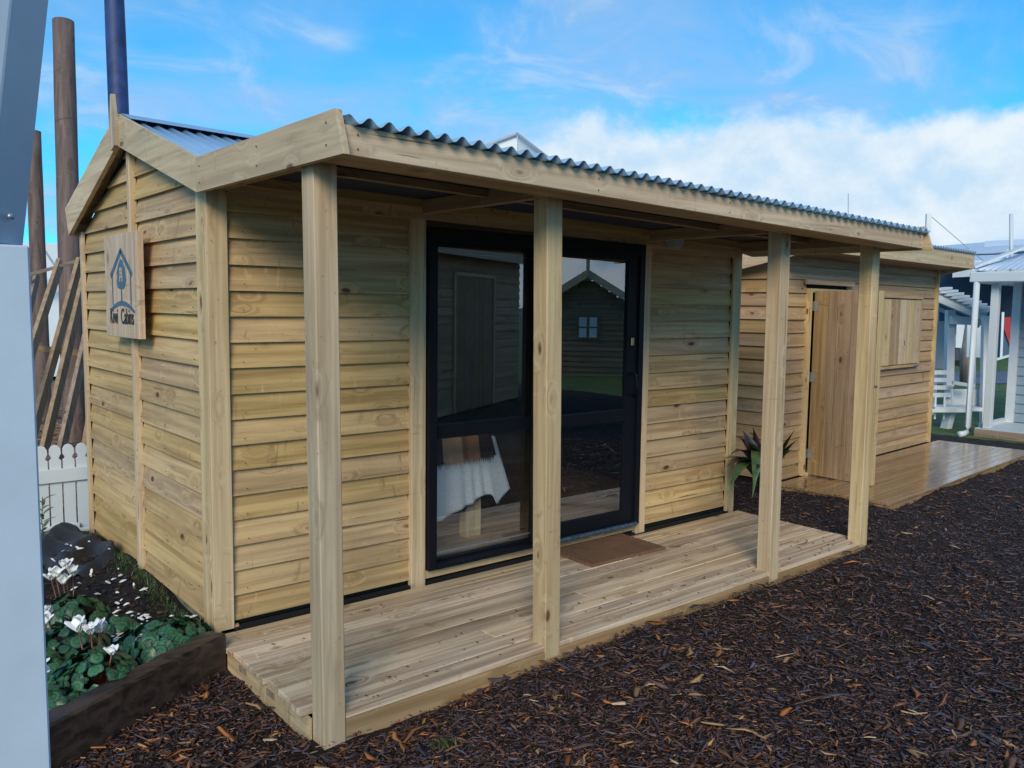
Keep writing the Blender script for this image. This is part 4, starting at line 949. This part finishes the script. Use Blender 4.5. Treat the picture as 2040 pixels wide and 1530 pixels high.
# ================================================================== poles and timber frame behind
def pole(u0, v0, u1, v1, d, r, label, mat=None):
    a, b_ = at(u0, v0, d), at(u1, v1, d)
    p = empty('timber_pole', label, 'pole', (a.x, a.y, 0), group='round timber poles behind the cabin')
    dv = (b_ - a); a = a - dv.normalized() * ((a.z + .3) / dv.normalized().z)
    o0 = Vector((p.location))
    pts = [a + (b_ - a) * t for t in arange(0, 1, 12)]
    o = tube('log', [q - o0 for q in pts], r, mat or wood('z', 'log'), p, 20, rs=[r * (1.04 - .1 * i / 12 + .012 * math.sin(i * 2.1)) for i in range(13)])
    return p
pole(148, 870, 126, 42, 8.9, .112, 'brown round timber pole with its sawn top showing left of the gable')
pole(252, 600, 224, -90, 9.6, .112, 'dark blue round pole rising behind the ridge of the cabin roof', plain('navy_pole', (.018, .045, .16), .6, var=.5, scale=5, bumps=.2))  # dark navy tone, unlike the brown poles
pole(88, 860, 66, 262, 9.8, .088, 'thinner brown timber pole leaning beside the white porch post')
fr = empty('timber_rack', 'leaning rack of old brown timber rails and slats behind the picket fence', 'timber rack', tuple(gnd(110, 900)))
o0 = Vector(fr.location)
DF = 7.4
def fb(name, u0, v0, u1, v1, w, h, d0=DF, d1=DF, tone='grey', up=(0, 0, 1)):
    return beam(name, at(u0, v0, d0) - o0, at(u1, v1, d1) - o0, w, h, wood('z' if abs(v1 - v0) > abs(u1 - u0) else 'x', tone), fr, .002, up)
fb('rail', 40, 553, 215, 502, .06, .03, 7.95, 8.4)
fb('rail', 48, 690, 178, 706, .05, .055, 7.6, 7.9, 'brown')
for (a, b_, c, d_) in ((120, 522, 30, 800), (160, 518, 32, 985), (178, 515, 86, 905), (210, 505, 110, 950), (235, 500, 160, 960)):
    fb('slat', a, b_, c, d_, .10, .038, 8.2, 7.0, 'grey' if a in (118, 210) else 'brown', up=(CR.x, CR.y, 0))
fb('slat', 74, 548, 30, 740, .08, .03, 8.2, 7.4, 'grey', up=(CR.x, CR.y, 0))

# ================================================================== marquees and hall
tl = empty('white_marquee', 'white marquee wall behind the timber poles at the far left', 'marquee', (0, 0, 0))
a, b_ = at(-60, 484, 17), at(330, 486, 19); c, d_ = at(-60, 484, 17).copy(), 0
mesh('canvas_wall', [(a.x, a.y, 0), (b_.x, b_.y, 0), b_, a, (a.x - .5, a.y + 3, 0), (b_.x - .5, b_.y + 3, 0), (b_.x - .5, b_.y + 3, b_.z), (a.x - .5, a.y + 3, a.z)], BF, M_tent, tl)
beam('guy_strap', at(86, 494, 16), at(130, 560, 15.5), .03, .03, M_plast, tl)
beam('wall_band', at(-60, 560, 16.8), at(330, 565, 18.6), .05, .12, M_hall, tl)
# gabled tent whose peak shows above the verandah roof
gt = empty('gabled_marquee', 'clear white marquee peak showing above the verandah roof', 'marquee', tuple(gnd(1030, 800)))
o0 = Vector(gt.location); dA = 22
ap, lf_, rt = at(1030, 267, dA), at(910, 312, dA), at(1130, 345, dA - 2.5)
bk = CF.copy(); bk.z = 0; bk = bk.normalized() * 7
def tri_prism(name, pts, off, mat, parent, o0):
    k = len(pts); V = [p - o0 for p in pts] + [p + off - o0 for p in pts]
    return mesh(name, V, [tuple(range(k)), tuple(range(k, 2 * k))[::-1]] + [(i, (i + 1) % k, k + (i + 1) % k, k + i) for i in range(k)], mat, parent)
tri_prism('canvas', [ap, lf_, Vector((lf_.x, lf_.y, 0)), Vector((ap.x, ap.y, 0))], bk, M_tent, gt, o0)
tri_prism('canvas', [ap + CR * .02, rt, Vector((rt.x, rt.y, 0)), Vector((ap.x, ap.y, 0)) + CR * .02], bk, M_tent, gt, o0)
for q in (-.07, .09): beam('frame_pole', ap + CR * q - Vector((0, 0, .1)) - bk * .01 - o0, Vector((ap.x, ap.y, 2)) + CR * q - bk * .01 - o0, .04, .04, M_plast, gt)
beam('frame_rail', lf_ - bk * .012 - o0, ap - bk * .012 - o0, .05, .05, M_plast, gt); beam('frame_rail', ap - bk * .012 - o0, rt - bk * .012 - o0, .05, .05, M_plast, gt)
# exhibition hall right
hl = empty('exhibition_hall', 'large pale roofed hall with dark open side at the far right', 'hall', tuple(gnd(1960, 700)))
o0 = Vector(hl.location)
def quadslab(name, pts, th, mat):   # pts: 4 (u, v, d)
    q = [at(*p) - o0 for p in pts]; dn = Vector((0, 0, -th))
    return mesh(name, q + [p + dn for p in q], BF, mat, hl)
quadslab('roof', [(1840, 500, 40), (2120, 484, 34), (2120, 470, 60), (1840, 492, 66)], .25, M_hall)
quadslab('roof', [(1900, 521, 33), (2120, 512, 31), (2120, 496, 36), (1900, 506, 38)], .25, M_hall)
quadslab('gutter', [(1920, 524, 32.5), (2120, 515, 30.5), (2120, 514, 31), (1920, 523, 33)], .18, M_whiteb)
quadslab('verandah_roof', [(1898, 540, 29), (2120, 528, 27), (2120, 522, 31), (1915, 526, 33)], .22, M_whiteb)
a, b_ = at(1860, 530, 37), at(2140, 530, 33.5); tri_prism('wall', [Vector((a.x, a.y, 0)), Vector((b_.x, b_.y, 0)), Vector((b_.x, b_.y, 4.1)), Vector((a.x, a.y, 4.1))], bk * .3, M_hall_dark, hl, o0)  # solid slab for the open side; the opening's darkness is in its colour
for u in (1932, 2008): beam('roof_post', at(u, 498, 33) - o0, at(u, 523, 32) - o0, .12, .12, M_whiteb, hl)
box('roof_vent', (-1, 1), (-1, 1), (0, .45), M_hall, hl).location = at(2024, 500, 39) - o0
ms = empty('white_mast', 'white mast top with a guy wire above the far end of the cabin roof', 'mast', tuple(gnd(1852, 760)))
o0 = Vector(ms.location)
beam('mast', at(1850, 426, 24) - o0, at(1843, 640, 24) - o0, .13, .13, M_white, ms)
tube('guy_wire', [at(1856, 432, 24) - o0, at(1935, 500, 24) - o0, at(1990, 545, 24) - o0], .012, M_plast, ms, 5)
an = tube('antenna', [at(1690, 385, 45), at(1689, 700, 45)], .022, M_plast, None, 5); tag(an, 'thin antenna rod standing against the cloud above the verandah roof', 'antenna')

# ================================================================== blue-grey cabin at the right edge
bc = empty('blue_cabin', 'blue-grey weatherboard cabin with white verandah posts at the right edge', 'cabin', (10.29, .72, 0), math.radians(3))
# local: x away from us, front edge along -y
M_roof2 = plain('pale_roofing', (.46, .57, .72), .4, .3, var=.05)
box('deck', (.0, 1.3), (-5, .05), (.02, .10), M_whiteb, bc)
box('deck_edge_board', (-.02, -.001), (-5, .05), (-.03, .09), wood('y', 'grey'), bc)
for y_ in (-.03, -2.4, -4.8): box('verandah_post', (.03, .13), (y_ - .09, y_), (.101, 1.98), M_white, bc, .004)
box('side_sill', (.14, 1.2), (-.03, .05), (.101, .15), M_white, bc)
box('corner_trim', (.98, 1.08), (-.10, -.0), (.101, 2.02), M_white, bc)
for k in range(15):
    wboard(-4.95, -.102, .11 + .128 * k, .128, lambda u, n, z: (1.0 + .02 - n, u, z), M_blue, bc)
box('wall_lining', (1.06, 1.08), (-4.95, -.101), (.1, 2.02), M_dark, bc)
box('end_wall', (1.081, 4), (-.08, -.02), (.1, 2.02), M_blue, bc)
box('gutter', (-.14, -.02), (-5, .18), (1.99, 2.12), M_white, bc, .01)
box('fascia', (-.0199, 4.1), (.10, .14), (1.98, 2.14), M_white, bc)
def corr_y(name, y0, y1, line, mat, parent, pitch=.076, amp=.010, n=6):
    N = int((y1 - y0) / pitch * n); V = []; m = len(line)
    for s in (0, -.002):
        for i in range(N + 1):
            y = y0 + (y1 - y0) * i / N; w = amp * math.cos(2 * math.pi * (y - y0) / pitch)
            for (x, z) in line: V.append((x, min(y, .16 - (0 if z < 2.18 else (z - 2.18) * 1.2)), z + w + s))
    F = []; o2 = (N + 1) * m
    for i in range(N):
        for j in range(m - 1): a = i * m + j; F.append((a, a + m, a + m + 1, a + 1)); F.append((o2 + a, o2 + a + 1, o2 + a + m + 1, o2 + a + m))
        F.append((i * m, o2 + i * m, o2 + (i + 1) * m, (i + 1) * m))
    return mesh(name, V, F, mat, parent, True)
corr_y('roof_sheet', -5, .16, [(-.12, 2.145), (1.0, 2.42)], M_roof2, bc)
corr_y('roof_sheet', -5, .16, [(1.0, 2.44), (2.4, 3.2)], M_roof2, bc)
beam('hip_cap', (-.10, .17, 2.18), (1.9, -.85, 2.97), .10, .03, M_white, bc)
dp = tube('downpipe', [(-.10, .10, 2.02), (-.10, .10, .12), (-.12, .10, .05), (-.20, .12, .03), (-.28, .14, .03)], .038, M_white, bc, 12)
tube('finial', [at(2037, 560, 13) - Vector((10.29, .72, 0)), at(2037, 425, 13) - Vector((10.29, .72, 0))], .03, M_white, bc, 8)

# ================================================================== white arbour seat
ar = empty('white_arbour', 'white slatted garden arbour with bench seat between the shed and the blue cabin', 'arbour', tuple(gnd(1890, 858)))
o0 = Vector(ar.location)
def ab(name, u0, v0, u1, v1, w, h, d0=12.0, d1=None, mat=None, up=(0, 0, 1)): return beam(name, at(u0, v0, d0) - o0, at(u1, v1, d1 or d0) - o0, w, h, mat or M_white, ar, .003, up)
ab('post', 1893, 618, 1890, 770, .11, .11, 12.4); ab('post', 1964, 630, 1960, 850, .09, .09, 11.8); 
ab('post', 1866, 590, 1858, 860, .07, .07, 13.2)
ab('roof_beam', 1862, 590, 1962, 632, .08, .13, 12.1)
ab('roof_beam', 1862, 612, 1950, 650, .06, .05, 12.6); ab('cross_beam', 1893, 638, 1960, 640, .08, .12, 12.3)
for i in range(9):
    u = 1866 + i * 11.5; v = 577 + i * 5.4; ab('roof_slat', u, v, u + 24, v - 3, .11, .035, 12.0, 13.0)
for i in range(4): ab('back_slat', 1850, 742 + i * 15, 1898, 742 + i * 15, .03, .062, 11.9)
ab('seat', 1850, 812, 1946, 813, .36, .05, 11.7)
ab('seat_edge', 1850, 818, 1936, 818, .03, .05, 11.45)
for u in (1864, 1882): ab('seat_support', u, 788, u - 2, 835, .025, .025, 11.6)
ab('leg', 1893, 820, 1882, 862, .12, .09, 11.7); ab('arm_rest', 1898, 762, 1940, 769, .06, .05, 11.7)
ab('side_panel', 1920, 775, 1920, 808, .55, .03, 12.0, up=tuple(CF)); ab('screen_panel', 1883, 640, 1879, 735, .26, .02, 13.0, up=tuple(CF))
for i in range(5): ab('bracket', 1896 - i * .6, 775 + i, 1897, 806, .02, .02, 11.65) if i == 0 else None

# things far behind, in the gap
pt = empty('tree_stump_post', 'old brown round post standing on the lawn behind the arbour', 'post', tuple(gnd(1928, 762)))
o0 = Vector(pt.location); tube('trunk', [at(1928, 768, 17) - o0, at(1926, 720, 17) - o0, at(1931, 640, 17) - o0], .1, wood('z', 'grey'), pt, 12, rs=[.15, .13, .07])
bd = empty('dotted_board', 'white notice board with a column of dark dots behind the arbour', 'board', tuple(gnd(1940, 770))); o0 = Vector(bd.location)
beam('board', at(1942, 640, 16) - o0, at(1940, 712, 16) - o0, .30, .04, M_white, bd, 0, tuple(CF))
for i in range(5): beam('dot', at(1939.5 - i * .4, 654 + i * 12.6, 15.96) - o0, at(1939.5 - i * .4, 658.5 + i * 12.6, 15.96) - o0, .045, .01, M_hall_dark, bd, 0, tuple(CF))
beam('leg', at(1940, 712, 16) - o0, at(1940, 775, 16) - o0, .05, .05, M_whiteb, bd)
b2 = empty('white_banner', 'plain white banner panel left of the old post', 'banner', tuple(gnd(1917, 740))); o0 = Vector(b2.location)
beam('panel', at(1918, 640, 21) - o0, at(1915, 693, 21) - o0, .30, .03, M_white, b2, 0, tuple(CF)); beam('panel_leg', at(1916, 693, 21) - o0, at(1915, 740, 21) - o0, .04, .04, M_whiteb, b2)
M_yel = plain('yellow_paint', (.62, .36, .03), .5); M_mach = plain('dark_machine', (.03, .035, .05), .6, var=.6, scale=5); M_red = plain('red_cloth', (.35, .03, .04), .7)
mc = empty('parked_machine', 'dark machine with a yellow panel parked beyond the arbour', 'machine', tuple(gnd(1905, 740))); o0 = Vector(mc.location)
beam('machine_body', at(1908, 650, 26) - o0, at(1905, 722, 26) - o0, .55, .6, M_mach, mc, .05, tuple(CF)); beam('bonnet', at(1907, 668, 25.3) - o0, at(1906, 681, 25.3) - o0, .25, .1, M_yel, mc, .01, tuple(CF))
beam('machine_body', at(1925, 690, 26) - o0, at(1922, 735, 26) - o0, .45, .6, M_mach, mc, .04, tuple(CF))
for u in (1901, 1918):
    c_ = at(u, 733, 25.5) - o0; tube('wheel', [c_ - CF * .12, c_ + CF * .12], .2, M_dark, mc, 14)
fg = empty('flag_banner', 'red and navy banner on a white pole frame behind the verandah posts', 'banner', tuple(gnd(1998, 745))); o0 = Vector(fg.location)
beam('pole', at(1998, 622, 20) - o0, at(1994, 715, 20) - o0, .05, .05, M_white, fg); beam('base_rail', at(1985, 716, 20) - o0, at(2012, 708, 20) - o0, .05, .05, M_white, fg)
tri_prism('red_panel', [at(2000, 632, 20.05), at(2014, 632, 20.05), at(2012, 690, 20.05), at(2000, 655, 20.05)], CF * .02, M_red, fg, o0)
tri_prism('navy_panel', [at(1986, 650, 20.1), at(1999, 640, 20.1), at(2010, 690, 20.1), at(2010, 712, 20.1), at(1986, 712, 20.1)], CF * .02, plain('navy_cloth', (.05, .10, .18), .7), fg, o0)
wf = empty('low_white_fence', 'low white boundary rail fence across the lawn in the distance', 'fence', tuple(gnd(1960, 735))); o0 = Vector(wf.location)
for v in (737, 741): beam('rail', at(1890, v, 30) - o0, at(2060, v - 1, 30) - o0, .05, .09, M_whiteb, wf)
for i in range(8): beam('fence_post', at(1890 + i * 22, 734, 30.1) - o0, at(1890 + i * 22, 750, 30.1) - o0, .08, .08, M_whiteb, wf)

# ================================================================== behind the camera, seen in the door glass
def far_shed():
    a, b_ = Vector((4.2, -5.0, 0)), Vector((7.72, -6.9, 0)); ang = math.atan2(b_.y - a.y, b_.x - a.x)
    s = empty('facing_shed', 'weatherboard shed with double plank doors, seen mirrored in the left door glass', 'shed', tuple(a), ang)
    sh = lambda u, n, z: (u, n - .006, z)    # faces +y here
    W_ = (b_ - a).length
    for k in range(18):
        z0 = .1 + .125 * k
        for c, d_ in (((0, 1.5), (2.9, W_)) if z0 < 1.95 else ((0, W_),)): wboard(c, d_, z0, .125, sh, wood('x', 'shed'), s)
    box('wall_lining', (0, W_), (-.06, -.042), (0, 2.35), M_dark, s)
    for i in range(8): box('plank', (1.54 + .165 * i, 1.70 + .165 * i), (-.035, -.01), (.1, 2.02), wood('z', 'brown'), s)
    box('door_trim', (1.48, 1.535), (-.03, .012), (.1, 2.08), wood('z', 'post'), s); box('door_trim', (2.865, 2.92), (-.03, .012), (.1, 2.08), wood('z', 'post'), s); box('door_trim', (1.536, 2.864), (-.03, .012), (2.03, 2.08), wood('x', 'post'), s)
    box('roof_sheet', (-.2, W_ + .2), (-2.6, .22), (2.36, 2.42), M_roof, s); box('fascia', (-.2, W_ + .2), (.2205, .245), (2.28, 2.44), wood('x', 'fascia'), s)
    box('side_wall', (0, .03), (-2.4, -.061), (0, 2.35), wood('y', 'shed'), s); box('side_wall', (W_ - .03, W_), (-2.4, -.061), (0, 2.35), wood('y', 'shed'), s)
far_shed()
def far_cabin():
    s = empty('gabled_cabin', 'gabled weatherboard cabin with finial and small white window, mirrored in the right door glass', 'cabin', (12.7, -10.4, -.38), math.radians(-130))
    w = 2.3
    sh = lambda u, n, z: (u, .0 - n, z)
    for k in range(21):
        z0 = .1 + .125 * k; hw = w / 2 if z0 < 1.9 else (w / 2) * (1 - (z0 - 1.9) / .75)
        if hw < .1: break
        wboard(-hw, hw, z0, .125, sh, wood('x', 'brown'), s)
    fr_ = box('window_frame', (-.26, .26), (-.03, .0), (1.25, 1.80), wood('x', 'brown'), s)
    M_pp = plain('pale_pane', (.85, .9, .92), .1)
    for a in (-.21, .035):
        for z_ in (1.29, 1.545): box('pane', (a, a + .175), (-.034, -.0305), (z_, z_ + .215), M_pp, fr_)
    for g in (-1, 1): beam('barge_board', (0, -.3, 2.78), (g * 1.5, -.3, 1.85), .03, .16, wood('x', 'fascia'), s, 0, (0, 0, 1))
    beam('finial', (0, -.33, 2.7), (0, -.33, 3.1), .08, .03, wood('z', 'fascia'), s, 0, (0, 1, 0))
    for g in (-1, 1): hexa('roof_sheet', [(0, -.28, 2.80), (0, 2.5, 2.80), (g * 1.5, 2.5, 1.9), (g * 1.5, -.28, 1.9), (0, -.28, 2.84), (0, 2.5, 2.84), (g * 1.5, 2.5, 1.94), (g * 1.5, -.28, 1.94)], M_roof, s)
    for g in (-1, 1): box('side_wall', (g * 1.15 - .02, g * 1.15 + .02), (.04, 2.4), (0, 2.0), wood('y', 'brown'), s)
far_cabin()

# ================================================================== white porch in the left foreground
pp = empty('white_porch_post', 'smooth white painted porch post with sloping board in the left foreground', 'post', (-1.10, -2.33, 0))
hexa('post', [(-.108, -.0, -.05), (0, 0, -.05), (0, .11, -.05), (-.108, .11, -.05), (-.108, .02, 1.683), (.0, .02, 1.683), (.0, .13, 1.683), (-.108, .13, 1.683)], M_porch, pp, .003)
def lean(x, y, z): return (x + (z - 1.68) * .128, y, z)
R_, L_ = (.0, .07), (-.058, .008)
q = []
for z_ in (1.684, 2.45):
    for a in (R_, L_, (-.22, .0), (-.16, .075)): q.append(lean(a[0], a[1], z_))
bb = hexa('barge_board', q, plain('porch_white_deep_shade', (.36, .44, .55), .35, var=.05, scale=8), pp, .002)  # same white paint as the post, deeper bluish shade put into the colour
sc = tube('screw', [lean(-.03, .03, 1.725), tuple(Vector(lean(-.03, .03, 1.725)) + Vector((.004, -.004, 0)))], .005, M_steel, pp, 10)
